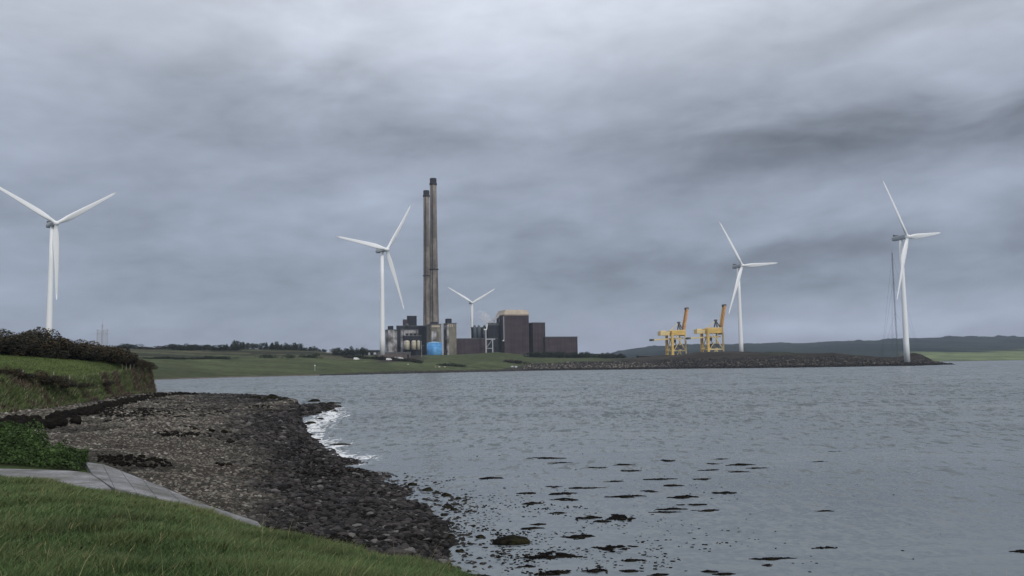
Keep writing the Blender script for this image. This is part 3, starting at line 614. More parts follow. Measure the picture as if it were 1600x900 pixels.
# ---- boulders of the headland sea wall
rng = np.random.default_rng(21)
def rw(u, v, c): return np.where((u > 815) & (u < 1492) & (v > .75) & (v < 2.05), 1-.9*smooth(1.3, 2.05, v), 0)
Pr, ur, vr = far.sample(8000, rw, rng); n = len(Pr)
rc = np.array([.082, .072, .062])[None]*(.12+1.5*rng.random((n, 1))**2.4)*(1+.9*smooth(1060, 980, ur))[:, None]; rc[Pr[:, 2] < 1.6] *= .2
tag(stones('boulders', Pr, .45+.95*rng.random(n)**2.5, rc, M['boulder'], 1, .8, 22), 'grey and dark boulders of the sea wall along the headland', 'boulders', kind='stuff')
def rw2(u, v, c): return np.where((u > 560) & (u < 830) & (v > .95) & (v < 1.75), 1, 0)
Pr, ur, vr = far.sample(1400, rw2, rng); n = len(Pr)
tag(stones('shore_stones', Pr, .35+.5*rng.random(n)**2, np.array([.05, .048, .045])*(.3+1.3*rng.random((n, 1))), M['boulder'], 1, .7, 23), 'dark stones along the low far shore below the plant', 'stones', kind='stuff')
# ================================================================== WIND TURBINES
def blade_mesh(bend_=.055):
    L_ = 1.0; sec = 12; n = 14; v = []; f = []
    for k in range(sec+1):
        t = k/sec
        ch = np.interp(t, [0, .04, .10, .20, .35, .6, .85, .97, 1], [.042, .044, .060, .086, .076, .053, .036, .026, .010])
        th = np.interp(t, [0, .04, .10, .20, .5, 1], [.040, .040, .034, .020, .009, .002])
        tw = R(np.interp(t, [0, .2, .5, 1], [16, 13, 5, 0])); pre = bend_*t**2.0   # bent back by the wind
        for i in range(n):
            a = 2*math.pi*i/n; cx = math.cos(a)*ch/2+ch*.12*(t > .04); cy = math.sin(a)*th/2*(1-.45*math.cos(a) if t > .08 else 1)
            v.append((cx*math.cos(tw)-cy*math.sin(tw), pre+cx*math.sin(tw)+cy*math.cos(tw), t))
    for k in range(sec):
        for i in range(n): f.append((k*n+i, k*n+(i+1) % n, (k+1)*n+(i+1) % n, (k+1)*n+i))
    f.append(tuple(range(n))); f.append(tuple(range(sec*n, sec*n+n))[::-1])
    return MB().add(v, f).mesh('blade')
BLADE = blade_mesh(); BLADE_STIFF = blade_mesh(.022)
def nacelle_mesh():
    # rounded box along y, nose towards -y
    pr = [(-5.2, .55), (-4.9, .85), (-3.5, 1.0), (4.2, 1.0), (6.6, .92), (7.2, .75)]; n = 16; v = []; f = []
    for (yy, s_) in pr:
        for i in range(n):
            a = 2*math.pi*i/n; c, s = math.cos(a), math.sin(a)
            v.append((math.copysign(abs(c)**.45, c)*1.85*s_, yy, math.copysign(abs(s)**.45, s)*1.9*s_))
    for k in range(len(pr)-1):
        for i in range(n): f.append((k*n+i, (k+1)*n+i, (k+1)*n+(i+1) % n, k*n+(i+1) % n))
    f.append(tuple(range(n))); f.append(tuple(range((len(pr)-1)*n, len(pr)*n))[::-1])
    return MB().add(v, f).mesh('nacelle')
NACM = nacelle_mesh()
HUBM = MB().lathe([(.05, -2.6), (.9, -2.3), (1.6, -1.4), (1.95, -.2), (1.95, 1.0), (1.7, 1.6)], n=20).mesh('hub')
HUBM.transform(Matrix.Rotation(math.radians(-90), 4, 'X'))     # nose to -y
def turbine(hub_px, base_px, d, rotor, yaw, phase, label, base_py_z=None):
    """yaw = angle between the rotor axis and the line to the viewer; the nacelle tail lies away and to the left"""
    s = rotor/58.0
    ph = at_d(hub_px[0], hub_px[1], d); pb = at_d(base_px[0], base_px[1], d)
    dirv = math.atan2(-ph[0], -ph[1]); # towards viewer
    ang_n = math.atan2(-ph[1], -ph[0])+yaw     # direction of rotor axis in plan
    nx, ny = math.cos(ang_n), math.sin(ang_n)
    bx, by = ph[0]-nx*6.2*s, ph[1]-ny*6.2*s    # tower axis sits behind the hub
    root = empty('wind_turbine', (bx, by, pb[2]-1.5), 0, label, 'wind turbine', 'white three bladed wind turbines round the bay')
    H = ph[2]-(pb[2]-1.5)
    prof = [(2.35*s, 0), (2.3*s, H*.15), (2.05*s, H*.4), (1.75*s, H*.7), (1.45*s, H-2.0*s)]
    MB().lathe(prof, n=28).build('tower', M['turbine'], root, True)
    rz = math.atan2(nx, -ny)                   # local -y looks along n
    na = link('nacelle', NACM, M['nacelle'], root, True); na.location = (-nx*-1.0*s*0, 0, H); na.rotation_euler = (R(-4), 0, rz); na.scale = (s, s, s)
    cl = MB().box((0, 5.2, 2.6), (3.0, .7, 1.5)).box((0, 3.0, 2.25), (1.2, 1.6, .7)).build('cooler', M['dark_steel'], na)
    hb = link('hub', HUBM, M['turbine'], root, True); hb.location = (nx*6.2*s, ny*6.2*s, H); hb.rotation_euler = (0, 0, rz); hb.scale = (s, s, s)
    for k in range(3):
        a = phase+k*120
        b_ = link('blade', BLADE if phase > 12 else BLADE_STIFF, M['turbine'], root, True); b_.location = (nx*6.2*s, ny*6.2*s, H)
        # local z up = blade axis; rotate about the rotor axis (y) by (90 - a)
        b_.rotation_euler = (Matrix.Rotation(rz, 4, 'Z') @ Matrix.Rotation(R(90-a), 4, 'Y') @ Matrix.Rotation(R(1), 4, 'X')).to_euler()
        b_.scale = (rotor*.97, rotor, rotor)
    return root
turbine((88, 349), (82, 538), 690, 60, R(26), 33, 'white wind turbine behind the dark hedge on the left, the nearest and largest on screen')
turbine((604.5, 390), (599.5, 552), 880, 64, R(44), 54, 'white wind turbine just left of the two tall chimneys')
turbine((738, 473), (738, 552), 1690, 58, R(24), 30, 'small distant wind turbine showing above the plant roofs right of the chimneys')
turbine((1160, 415), (1160, 553), 940, 57, R(48), 6, 'white wind turbine on the headland right of the yellow gantry cranes')
turbine((1418, 370), (1424, 563), 752, 59, R(62), 8, 'white wind turbine at the far tip of the headland beside the thin guyed mast')

# ================================================================== POWER STATION
YAW = R(20)
def corner_box(px0, pxc, px1, top, base, d, min_depth=10):
    """a block whose near corner stands at pxc; its left face spans px0..pxc and its front pxc..px1. Returns centre, size, rz"""
    a = math.atan2((pxc-800), FPX)                     # viewing azimuth
    rel = YAW+a*-1*-1                                  # turn relative to the line of sight
    rel = YAW-a*-1
    c = at_d(pxc, base, d); t = at_d(pxc, top, d)
    k = d/FPX
    rz = YAW
    dl = np.array([-math.sin(rz), math.cos(rz)]); dr = np.array([math.cos(rz), math.sin(rz)])
    def proj(p): return 800+p[0]/p[1]*FPX
    # solve the lengths so that the far corners project to px0 and px1
    def solve(dirv, px):
        tx = (c[0]+0)/(c[1]); X_ = (px-pxc)/FPX+tx
        den = dirv[0]-X_*dirv[1]; return abs((X_*c[1]-c[0])/den) if abs(den) > 1e-6 else min_depth
    w_ = solve(dr, px1); dep = solve(dl, px0) if abs(px0-pxc) > .3 else min_depth
    dep = min(max(dep, 5), 60)
    h = t[2]-c[2]+1.5; cen = (c[0]+dr[0]*w_/2+dl[0]*dep/2, c[1]+dr[1]*w_/2+dl[1]*dep/2, c[2]-1.5+h/2)
    return cen, (w_, dep, h), rz
def block(name, px0, pxc, px1, top, base, d, m, parent=None, **k):
    c, s_, rz = corner_box(px0, pxc, px1, top, base, d, **k)
    mb = MB().box((0, 0, 0), s_)
    o = mb.build(name, m, parent)
    o.location = c; o.rotation_euler = (0, 0, rz)
    if parent is not None: o.location = Vector(c)-parent.location
    return o, c, s_, rz
def trim(parent, s_, m, name='coping', h=.8, t=.5):
    """a coping round the top edge of a block, local coordinates of the block"""
    w_, dd, hh = s_; mb = MB()
    for (cx, cy, lx, ly) in ((0, -dd/2, w_+t*2, t), (0, dd/2, w_+t*2, t), (-w_/2, 0, t, dd-t), (w_/2, 0, t, dd-t)):
        mb.box((cx*1.0, cy*1.0, hh/2+h/2-.15), (lx, ly, h))
    return mb.build(name, m, parent)
D0 = 1130
def bldg(name, label, cat, px0, pxc, px1, top, base, d, m, coping='dark_steel', group=None, part='wall'):
    c, s_, rz = corner_box(px0, pxc, px1, top, base, d)
    root = empty(name, (c[0], c[1], c[2]-s_[2]/2), rz, label, cat, group)
    o = MB().box((0, 0, s_[2]/2), s_).build(part, M[m], root)
    w_, dd, hh = s_; mb = MB(); t = .6
    for (cx, cy, lx, ly) in ((0, -dd/2, w_+t, t), (0, dd/2, w_+t, t), (-w_/2, 0, t, dd-t-.01), (w_/2, 0, t, dd-t-.01)): mb.box((cx, cy, hh+.25), (lx, ly, 1.0))
    mb.build('coping', M[coping], root)
    return root, s_
def add_roof_box(root, s_, fx0, fx1, h, m, name='roof_housing', fy=.5, z0=0):
    w_, dd, hh = s_; x0 = -w_/2+w_*fx0; x1 = -w_/2+w_*fx1
    o = MB().box(((x0+x1)/2, -dd/2+dd*.08+dd*fy/2, hh+z0+h/2+.02), (x1-x0, dd*fy, h)).build(name, M[m], root); return o
KM = D0/FPX
# chimneys
def chimney(px_t, py_t, px_b, d, rt, rb, label, ringpy):
    t = at_d(px_t, py_t, d); b = at_d(px_b, 556, d); H = t[2]-b[2]
    root = empty('chimney', (b[0], b[1], b[2]), 0, label, 'chimney', 'pair of tall chimneys')
    MB().lathe([(rb, 0), (rb*.93, H*.15), (rb*.80, H*.42), (rt*1.05, H*.75), (rt, H*.965)], n=32).build('shaft', M['chimney'], root, True)
    MB().lathe([(rt*1.14, H*.962), (rt*1.16, H*.972), (rt*1.02, H*.975), (rt*1.02, H), (rt*.8, H+.3)], n=32).build('collar', M['soot'], root)
    zr = at_d(px_t, ringpy, d)[2]-b[2]; rr = np.interp(zr/H, [0, .15, .42, .75, .965], [rb, rb*.93, rb*.8, rt*1.05, rt])
    g = MB().lathe([(rr+.1, zr-.5), (rr+1.1, zr-.3), (rr+1.1, zr+.5), (rr+.1, zr+.5)], n=32)
    g.build('gallery', M['soot'], root)
    lad = MB()
    for k in range(int(H/6)):
        z = k*6; r_ = np.interp(z/H, [0, .15, .42, .75, .965], [rb, rb*.93, rb*.8, rt*1.05, rt]); lad.box((-.25*r_, -r_*.98, z+3), (.9, .5, 5.6))
    lad.build('ladder', M['soot'], root)
    return root
chimney(677.3, 279, 679, 1140, 4.3, 6.6, 'taller looking right hand concrete chimney, standing in front of the other', 421)
chimney(665.8, 298, 668, 1232, 4.2, 6.2, 'left hand concrete chimney, half hidden behind the other one', 431)
# A left silo block
r_, s_ = bldg('silo_building', 'stained pale concrete silo block at the left end of the plant, beside the turbine tower', 'building', 602, 606.5, 620.5, 515.5, 553, D0, 'silo_grey')
add_roof_box(r_, s_, .15, .62, 5.2, 'cladding_dark')
# B boiler hall
r_, s_ = bldg('boiler_hall', 'long dark flat roofed hall left of the chimneys with a grey box on its roof', 'building', 619.5, 621, 667, 509.5, 554, D0+35, 'cladding_dark')
add_roof_box(r_, s_, .34, .66, 13.6, 'cladding_dark', 'roof_tower', .4); add_roof_box(r_, s_, .20, .325, 8.8, 'cladding', 'roof_tower', .35)
MB().lathe([(.3, -2.4), (1.6, -1.6), (2.2, 0), (1.6, 1.6), (.3, 2.4)], (-s_[0]/2+s_[0]*.33, -s_[1]/2-.5, s_[2]+1.2), 14).build('duct_head', M['dark_steel'], r_, True)
# D precipitator block in front with hoppers
r_, s_ = bldg('filter_house', 'pale grey filter block with dark hoppers above three cream tanks', 'building', 630, 631, 653.5, 515.5, 524.5, D0+5, 'silo_grey')
r_.location.z += 0
w_, dd, hh = s_; mb = MB()
for k in range(3): mb.tube((-w_/2+w_*(.22+.28*k), -dd/2-.5, hh*.48), (-w_/2+w_*(.22+.28*k), -dd/2-.5, 1.6), 2.4, .5, 4)
mb.build('hopper', M['cladding_dark'], r_)
mb = MB()
zb = -25.5
for fx in (-.5, -.17, .17, .5):
    for fy in (-.45, .45): mb.tube((w_*fx, dd*fy, 1), (w_*fx, dd*fy, zb), .55, sq=True)
mb.build('support_frame', M['steel'], r_)
# vertical pale lift shaft
r_, s_ = bldg('lift_shaft', 'narrow pale vertical shaft beside the filter block', 'tower', 626.6, 627.3, 630.3, 514.5, 554, D0-2, 'silo_grey')
# E dark frame building with three tanks inside bay
r_, s_ = bldg('tank_bay', 'dark open bay building housing three cream tanks', 'building', 630.5, 631.3, 658.5, 525, 530.8, D0-6, 'cladding_dark', part='canopy')
w_, dd, hh = s_; mb = MB()
mb.box((0, 2, -9.5), (w_-1, dd*.25, 19)); mb.build('back_wall', M['cladding_dark'], r_)
mb = MB()
for fx in (-.49, .49): MB().box((w_*fx, -dd*.42, -9.8), (.8, .8, 19.7)).build('post', M['steel'], r_)
r2, s2 = bldg('tank_plinth', 'dark plinth building carrying the three cream tanks', 'building', 630.5, 631.3, 658.5, 546, 555, D0-7, 'cladding_dark')
for (x0, x1, lb) in ((632, 640.2, 'leftmost of the three cream tanks in the dark bay'), (643, 650.4, 'middle one of the three cream tanks in the dark bay'), (651.8, 656.6, 'rightmost and narrowest of the three cream tanks in the dark bay')):
    t = at_d((x0+x1)/2, 532, D0-14); b = at_d((x0+x1)/2, 546.2, D0-14); rr = (x1-x0)/2*(D0-14)/FPX
    rt_ = empty('storage_tank', tuple(b), 0, lb, 'tank', 'three cream tanks in the bay'); H = t[2]-b[2]
    MB().lathe([(rr, .0), (rr, H*.86), (rr*.86, H*.95), (rr*.4, H)], n=20).build('shell', M['cream'], rt_, True)
    MB().lathe([(rr+.25, H*.82), (rr+.3, H*.84), (rr+.25, H*.86)], n=20).build('rim', M['steel'], rt_)
# chimney base silo block
r_, s_ = bldg('silo_building', 'concrete silo block at the chimney foot, behind the blue tank', 'building', 667, 674, 690, 507, 556, D0-30, 'silo')
w_, dd, hh = s_; mb = MB()
mb.box((-w_*.06, -dd*.5-.3, hh-2.3), (w_*.82, .5, 2.2)); mb.build('parapet_band', M['cream_roof'], r_)
add_roof_box(r_, s_, .18, .7, 3.2, 'cladding_dark')
MB().box((-w_*.24, -dd/2-.35, hh*.40), (w_*.46, .7, hh*.78)).build('pale_wall_panel', M['silo_grey'], r_)
# blue tank
c = at_d(678.8, 556.5, D0-58); t = at_d(678.8, 536, D0-58); rr = 11.9*(D0-58)/FPX; H = t[2]-c[2]+2
rt_ = empty('blue_tank', (c[0], c[1], c[2]-2), 0, 'big round bright blue tank at the foot of the chimneys', 'tank')
MB().lathe([(rr, 0), (rr, H)], n=40).build('shell', M['blue'], rt_, True)
MB().lathe([(rr+.15, H+.02), (rr+.25, H+.3), (rr*.7, H+.9), (rr*.3, H+1.5), (.3, H+1.7)], n=40).build('roof', mat('pale blue roof', (.30, .50, .70), .6, n1=(.3, .1)), rt_, True)
mb = MB()
for k in (1, 2, 3): mb.lathe([(rr+.03, H*k/4-.15), (rr+.16, H*k/4), (rr+.03, H*k/4+.15)], n=40)
mb.build('hoop', M['blue'], rt_)
# pale ladder tower between
c = at_d(691.3, 556, D0-40); t = at_d(691.3, 504, D0-40); H = t[2]-c[2]
rt_ = empty('stair_tower', tuple(c), YAW, 'thin pale stair tower between the two concrete silo blocks', 'tower'); mb = MB(); mr = MB()
for sx in (-1, 1):
    for sy in (-1, 1): mb.tube((sx*1.1, sy*1.1, 0), (sx*1.1, sy*1.1, H), .22, sq=True)
for k in range(11):
    z = k*H/11; mr.box((0, 0, z+1.5), (2.6, 2.6, .35)); mr.tube((-1.1, -1.1, z+1.5), (1.1, -1.1, min(H, z+1.5+H/11)), .2, sq=True)
mb.build('post', M['steel'], rt_); mr.build('stair_flight', M['steel'], rt_)
# right silo block
r_, s_ = bldg('silo_building', 'brown concrete silo block with a light left face, right of the blue tank', 'building', 693.5, 699.2, 713.6, 505.5, 556, D0-20, 'silo')
add_roof_box(r_, s_, .02, .52, 6.2, 'cladding_dark')
w_, dd, hh = s_; mb = MB()
for k in range(3): mb.box((-w_/2+w_*(.14+.2*k), -dd/2-.2, hh-2.6), (1.3, .3, 3.4))
mb.build('vent_panel', M['cream_roof'], r_)
MB().box((-w_/2-.3, -dd*.02, hh*.48), (.6, dd*.96, hh*.95)).box((-w_/2+.9, -dd/2-.2, hh*.48), (2.2, .4, hh*.95)).build('pale_face', M['silo_grey'], r_)  # pale painted face; its light colour also offsets the shade on this side
# F long low hall
bldg('long_low_hall', 'long low windowless purple brown hall between silo block and main boiler house', 'building', 713.4, 714, 778, 529.5, 556, D0-10, 'cladding')
# G dust filters, hall with cylinders
r_, s_ = bldg('filter_hall', 'low stepped hall with dark grey cylinders in front of the small distant turbine', 'building', 737, 738, 763, 512, 530, D0+8, 'cladding_dark')
w_, dd, hh = s_; mb = MB()
for fx in (.12, .38, .72): mb.lathe([(2.6, 0), (2.6, hh*.9), (1.6, hh+1.8), (.8, hh+3.2)], (-w_/2+w_*fx, -dd/2-2.4, 0), 14)
mb.build('cylinder', mat('grey blue cylinder', (.09, .11, .13), .7, n1=(.3, .2)), r_, True)
r_, s_ = bldg('transfer_house', 'dark blocky transfer house beside the main boiler house with a jagged roof', 'building', 762, 763, 787, 508, 553, D0+4, 'cladding_dark')
w_, dd, hh = s_; mb = MB(); rr_ = np.random.default_rng(3)
for k in range(7): mb.box((-w_/2+w_*(.08+.135*k), -dd*.2, hh+1+rr_.random()*.9), (1.6+rr_.random(), 3, 2+2*rr_.random()))
mb.build('roof_vent', M['dark_steel'], r_)
mb = MB(); mb.box((-w_*.36, -dd/2-.15, 10), (3.4, .3, 19)).box((-w_*.12, -dd/2-.15, 10), (3.0, .3, 17)); mb.build('opening', M['glass'], r_)
# white-lit gantry frame in front
c = at_d(759.6, 556, D0-14); k_ = (D0-14)/FPX
rt_ = empty('pipe_gantry', tuple(c), YAW*.5, 'pale steel gantry frame standing before the dark transfer house', 'gantry'); mb = MB()
hb_ = at_d(759.6, 530, D0-14)[2]-c[2]; ht = at_d(759.6, 515.5, D0-14)[2]-c[2]
mb.tube((0, 0, 0), (0, 0, ht), .7, sq=True).build('post', M['steel'], rt_); MB().tube((10.5*k_, 0, 0), (10.5*k_, 0, hb_), .55, sq=True).build('post', M['steel'], rt_)
mb = MB(); mb.tube((0, 0, hb_), (14.5*k_, 0, hb_), .6, sq=True).tube((0, 0, hb_*.45), (10.5*k_, 0, hb_*.45), .35, sq=True).tube((0, 0, hb_*.45), (10.5*k_, 0, hb_), .25, sq=True); mb.build('beam', M['steel'], rt_)
mb = MB(); mb.box((-.8*k_, 0, ht+.6), (4.6*k_, 2, 1.6)); mb.tube((1.3*k_, 0, ht+1), (2.4*k_, 0, ht+9*k_), .55, sq=True).build('hoist', M['white'], rt_)
# conveyor truss rising to the boiler house
a = at_d(758, 509, D0+6); b = at_d(789, 486.5, D0+14); rt_ = empty('conveyor_bridge', tuple(a), 0, 'slanting conveyor bridge rising to the roof of the main boiler house', 'conveyor')
d_ = b-a; mb = MB(); mb.tube((0, 0, 0), d_, 1.3, sq=True).build('gallery', M['steel'], rt_); mb = MB()
for t_ in (.2, .45, .7): mb.tube(d_*t_, (d_[0]*t_, d_[1]*t_, d_[2]*t_-9-12*t_), .4, sq=True)
mb.tube(d_*.45, (d_[0]*.62, d_[1]*.62, -6), .4, sq=True); mb.build('trestle', M['steel'], rt_)
# H boiler house
r_, s_ = bldg('boiler_house', 'tallest dark purple boiler house with a cream roof housing', 'building', 776.5, 788.5, 827, 492.4, 553, D0-5, 'cladding', 'cream_roof')
w_, dd, hh = s_
zt = at_d(800, 483.5, D0)[2]-at_d(800, 492, D0)[2]
v = []; f = []
for (z, ins0, ins1) in ((.8, -1.0, -1.0), (zt*.45, .0, .5), (zt, 1.5, 2.5)):
    v += [(-w_/2+ins1, -dd/2+ins0, hh+z), (w_/2-ins1, -dd/2+ins0, hh+z), (w_/2-ins1, dd/2-ins0, hh+z), (-w_/2+ins1, dd/2-ins0, hh+z)]
for k in range(2):
    for i in range(4): f.append((k*4+i, k*4+(i+1) % 4, k*4+4+(i+1) % 4, k*4+4+i))
f.append((8, 9, 10, 11)); MB().add(v, f).build('roof', M['cream_roof'], r_)
MB().box((w_*.12, -dd/2+1.6, hh+zt*.72), (5.8, .8, 1.2)).build('roof_vent', M['dark_steel'], r_)
MB().box((-w_/2-.25, -dd*.5+1.6, hh*.66), (.5, 3.2, hh*.62)).build('lift_shaft', M['steel'], r_)
MB().lathe([(.2, -1), (1.1, -.5), (1.3, 0), (1.1, .6), (.2, 1)], (-w_/2-.9, -dd*.5+1.6, hh*.36), 12).build('lamp_globe', M['white'], r_)
# I, J
bldg('bunker_house', 'mid height purple brown block stepping down right of the boiler house', 'building', 826, 833.5, 852.5, 504.6, 553, D0+2, 'cladding')
bldg('turbine_hall', 'lowest purple brown hall at the right hand end of the plant', 'building', 851.5, 852.3, 902.7, 526.8, 556, D0+2, 'cladding')
# low buildings at left
r_, s_ = bldg('flat_shed', 'low dark flat roofed shed left of the second turbine foot', 'building', 571, 572, 596, 547.8, 556, 985, 'cladding_dark'); w_, dd, hh = s_
MB().box((w_*.1, -dd/2-.15, hh*.55), (4, .3, 2.2)).build('window', M['steel'], r_); MB().box((-w_*.3, -dd/2-.15, hh*.5), (2, .3, 3)).build('door', M['steel'], r_)
r_, s_ = bldg('brown_wall_building', 'long low grey brown walled building in front of the plant with a dark doorway', 'building', 588, 590, 641.5, 551.5, 566, 920, 'brownwall'); w_, dd, hh = s_
MB().box((w_*.42, -dd/2-.15, hh*.62), (2.2, .3, 5)).build('door', M['glass'], r_)
r_, s_ = bldg('pale_shed', 'pale roofed shed half hidden among the dark trees left of the plant', 'building', 515, 516, 530, 546.5, 552, 1005, 'silo_grey', 'steel')
r_, s_ = bldg('quay_shed', 'small dark shed alone on the neck of the headland', 'building', 997.5, 998, 1018, 555.8, 562, 985, 'cladding_dark')

# steam beside the boiler house
sm = bpy.data.materials.new('steam'); sm.use_nodes = True; nt = sm.node_tree; nt.nodes.clear()
o_ = nt.nodes.new('ShaderNodeOutputMaterial'); pv = nt.nodes.new('ShaderNodeVolumePrincipled'); pv.inputs['Color'].default_value = (.95, .95, .97, 1); pv.inputs['Anisotropy'].default_value = -.3
tcx = nt.nodes.new('ShaderNodeTexCoord'); nn = nt.nodes.new('ShaderNodeTexNoise'); nn.inputs['Scale'].default_value = .13; nn.inputs['Detail'].default_value = 4
mr = nt.nodes.new('ShaderNodeMapRange'); mr.inputs[1].default_value = .38; mr.inputs[2].default_value = .62; mr.inputs[3].default_value = 0; mr.inputs[4].default_value = .09
nt.links.new(tcx.outputs['Object'], nn.inputs['Vector']); nt.links.new(nn.outputs['Fac'], mr.inputs[0]); nt.links.new(mr.outputs[0], pv.inputs['Density']); nt.links.new(pv.outputs[0], o_.inputs['Volume'])
V0, F0 = ico(3); mb = MB()
for (px, py, r) in ((761, 500, 7), (757, 495, 8.5), (752, 491, 6)):
    pass
c = at_d(757, 496, D0+45)
vv_ = V0*np.array([8.5, 7, 9.5]); vv_[:, 0] -= (vv_[:, 2])*.55; vv_ *= (1+.25*(fbm(V0[:, 0:1]*2+5, V0[:, 2:3]*2+V0[:, 1:2], 2, 3)-.5)*2)
o = MB().add(vv_, F0).build('steam', sm, None, True); o.location = c; tag(o, 'thin puff of white steam left of the main boiler house', 'steam', kind='stuff')

# ================================================================== GANTRY CRANES
def crane(px_l, px_r, base, leg_top, gird_top, boom_tip, boom_foot, apex, rear_px, rear_py, house_px, house_py, d, label, rusty, stay_from):
    k = d/FPX; yaw = R(14)
    c = at_d(px_l, base, d); zz_ = lambda py: at_d(px_l, py, d)[2]-c[2]+1.5
    root = empty('gantry_crane', (c[0], c[1], c[2]-1.5), yaw-R(0), label, 'crane', 'yellow container cranes on the headland')
    W_ = (px_r-px_l)*k/math.cos(yaw); G = 15.0            # span along the boom, gauge across (away from viewer)
    X_ = lambda px: (px-px_l)*k/math.cos(yaw)
    zl = zz_(leg_top); zg = zz_(gird_top); zm = zl*.12+1.5
    for (x0, y0, r0) in ((0, 0, 1.25), (0, G, 1.25), (W_, 0, .75), (W_, G, .75)):
        MB().tube((x0, y0, 0), (x0, y0, zl+.5), r0, sq=True).box((x0, y0, .7), (3.6, 3.0, 1.4)).build('leg', M['crane'] if r0 > 1 else M['crane_pale'], root)
    mb = MB(); mb.tube((0, 0, zm+1.5), (W_, 0, zm+1.5), .6, sq=True).tube((0, G, zm+1.5), (W_, G, zm+1.5), .6, sq=True).tube((0, 0, zm+1.5), (0, G, zm+1.5), .7, sq=True).tube((W_, 0, zm+1.5), (W_, G, zm+1.5), .7, sq=True)
    mb.build('portal_beam', M['crane_pale'], root)
    mb = MB()
    for y0 in (0, G): mb.tube((W_*.28, y0, zl), (W_*.97, y0, zm+2), .42, sq=True).tube((W_*.45, y0, zl*.62), (W_*.12, y0, zm+2), .3, sq=True)
    mb.tube((0, 0, zl), (0, G, zm+2), .4, sq=True).tube((W_*.35, 0, .8), (W_*.5, 0, zm+1.6), .35, sq=True).tube((W_*.65, 0, .8), (W_*.5, 0, zm+1.6), .35, sq=True)
    mb.build('brace', M['crane_pale'], root)
    mb = MB(); mb.box((W_*.32, G/2, zl-6.5), (3.6, 5, 3.2)).box((W_*.62, G/2, zm+5.5), (W_*.42, 7, 4.5)).build('cabin', M['dark_steel'], root)
    # main girder box and machinery house
    MB().box((W_*.5, G/2, (zl+zg)/2), (W_*1.02, G+1.6, zg-zl)).build('girder', M['crane'], root)
    MB().box((W_*.5, G/2, zg+.5), (W_*.9, .3, 1.0)).box((W_*.5, -.5, zg+.5), (W_*.98, .15, .9)).build('railing', M['crane_pale'], root)
    hx = X_(house_px); MB().box(((hx)/2, G/2, zz_(house_py)), (abs(hx)-1.6, 8, 4.4)).box((hx*.6, G/2, zz_(house_py)+2.7), (abs(hx)*.5, 5, 1.0)).build('machine_house', M['crane_pale'], root)
    rx = X_(rear_px); zr = zz_(rear_py); mb = MB()
    for y0 in (G*.3, G*.7): mb.tube((rx, y0, zr), (W_*.95, y0, zr+1.6), .8, sq=True)
    mb.tube((rx, G*.3, zr), (rx, G*.7, zr), .8, sq=True); mb.build('trolley_beam', M['crane_pale'], root)
    MB().box((rx+.3, G/2, zr-.1), (2.6, 8, 2.2)).build('beam_end', M['dark_steel'], root)
    # raised boom: two box girders joined by cross ties
    bx, bz = X_(boom_foot[0]), zz_(boom_foot[1]); tx, tz = X_(boom_tip[0]), zz_(boom_tip[1])
    mb = MB()
    MB().tube((bx, G*.30, bz), (tx, G*.30, tz), 1.15, .95, sq=True).build('boom', M['crane_rust'], root)
    MB().tube((bx+.6, G*.66, bz), (tx+.6, G*.66, tz), .9, .75, sq=True).build('boom', M['crane_rust' if not rusty else 'crane'], root)
    for i in range(8):
        t = (i+.5)/8; mb.tube((bx+(tx-bx)*t, G*.30, bz+(tz-bz)*t), (bx+.6+(tx-bx)*t, G*.66, bz+(tz-bz)*t), .3, sq=True)
    for (oy, ox) in ((.30, 0), (.66, .6)): mb.tube((bx+ox+1.0, G*oy, bz), (tx+ox+.8, G*oy, tz), .16, sq=True)
    mb.build('boom_lattice', M['crane_pale'], root)
    MB().box((tx+.3, G*.48, tz+.2), (2.2, G*.45, 2.6)).build('boom_tip', M['dark_steel'], root)
    # A-frame and stays
    ax, az_ = X_(apex[0]), zz_(apex[1]); mb = MB()
    for y0 in (G*.25, G*.75):
        mb.tube((ax-.5, y0, zg-.5), (ax, G/2, az_), .5, sq=True).tube((W_, y0, zg-.5), (ax, G/2, az_), .5, sq=True)
    mb.box((ax, G/2, az_), (2.6, 3, 1.8)); mb.build('mast_frame', M['dark_steel'], root)
    mb = MB(); mb.tube((X_(stay_from), G/2, zg), (ax, G/2, az_), .32, sq=True).tube((ax, G/2, az_), (tx*.55+bx*.45, G*.5, tz*.55+bz*.45), .2, sq=True); mb.build('stay', M['crane_pale'], root)
    return root
crane(1051, 1073, 554, 523.5, 516.8, (1080.5, 482), (1071.8, 524.5), (1067.5, 503.5), 1021.8, 530.6, 1033.5, 520.8, 985, 'left hand yellow gantry crane with raised boom, nearer the plant', False, 1052)
crane(1107, 1132, 552, 520.5, 513, (1140.5, 477), (1131.5, 522.5), (1126, 500), 1079, 528, 1090.5, 517.8, 965, 'right hand yellow gantry crane with rusty raised boom, beside the turbine', True, 1110)

# ================================================================== MASTS
c = at_d(1397, 562, 770); t = at_d(1393.7, 393, 770); H = t[2]-c[2]
rt_ = empty('radio_mast', (t[0], c[1], c[2]-1), 0, 'thin dark guyed lattice mast left of the turbine at the headland tip', 'mast'); mb = MB()
for k in range(3):
    a = k*2.094; mb.tube((.55*math.cos(a), .55*math.sin(a), 0), (.45*math.cos(a), .45*math.sin(a), H), .10, n=5)
for k in range(int(H/1.4)):
    a, b = (k % 3)*2.094, ((k+1) % 3)*2.094; mb.tube((.52*math.cos(a), .52*math.sin(a), k*1.4), (.52*math.cos(b), .52*math.sin(b), k*1.4+1.4), .06, n=4)
mb.build('lattice', M['dark_steel'], rt_); mb = MB()
for k, a in enumerate((R(200), R(-40), R(80))):
    for hz in (.45, .75, .98): mb.tube((0, 0, H*hz), (34*math.cos(a)*.35, 34*math.sin(a)*1.2, 0), .05, n=4)
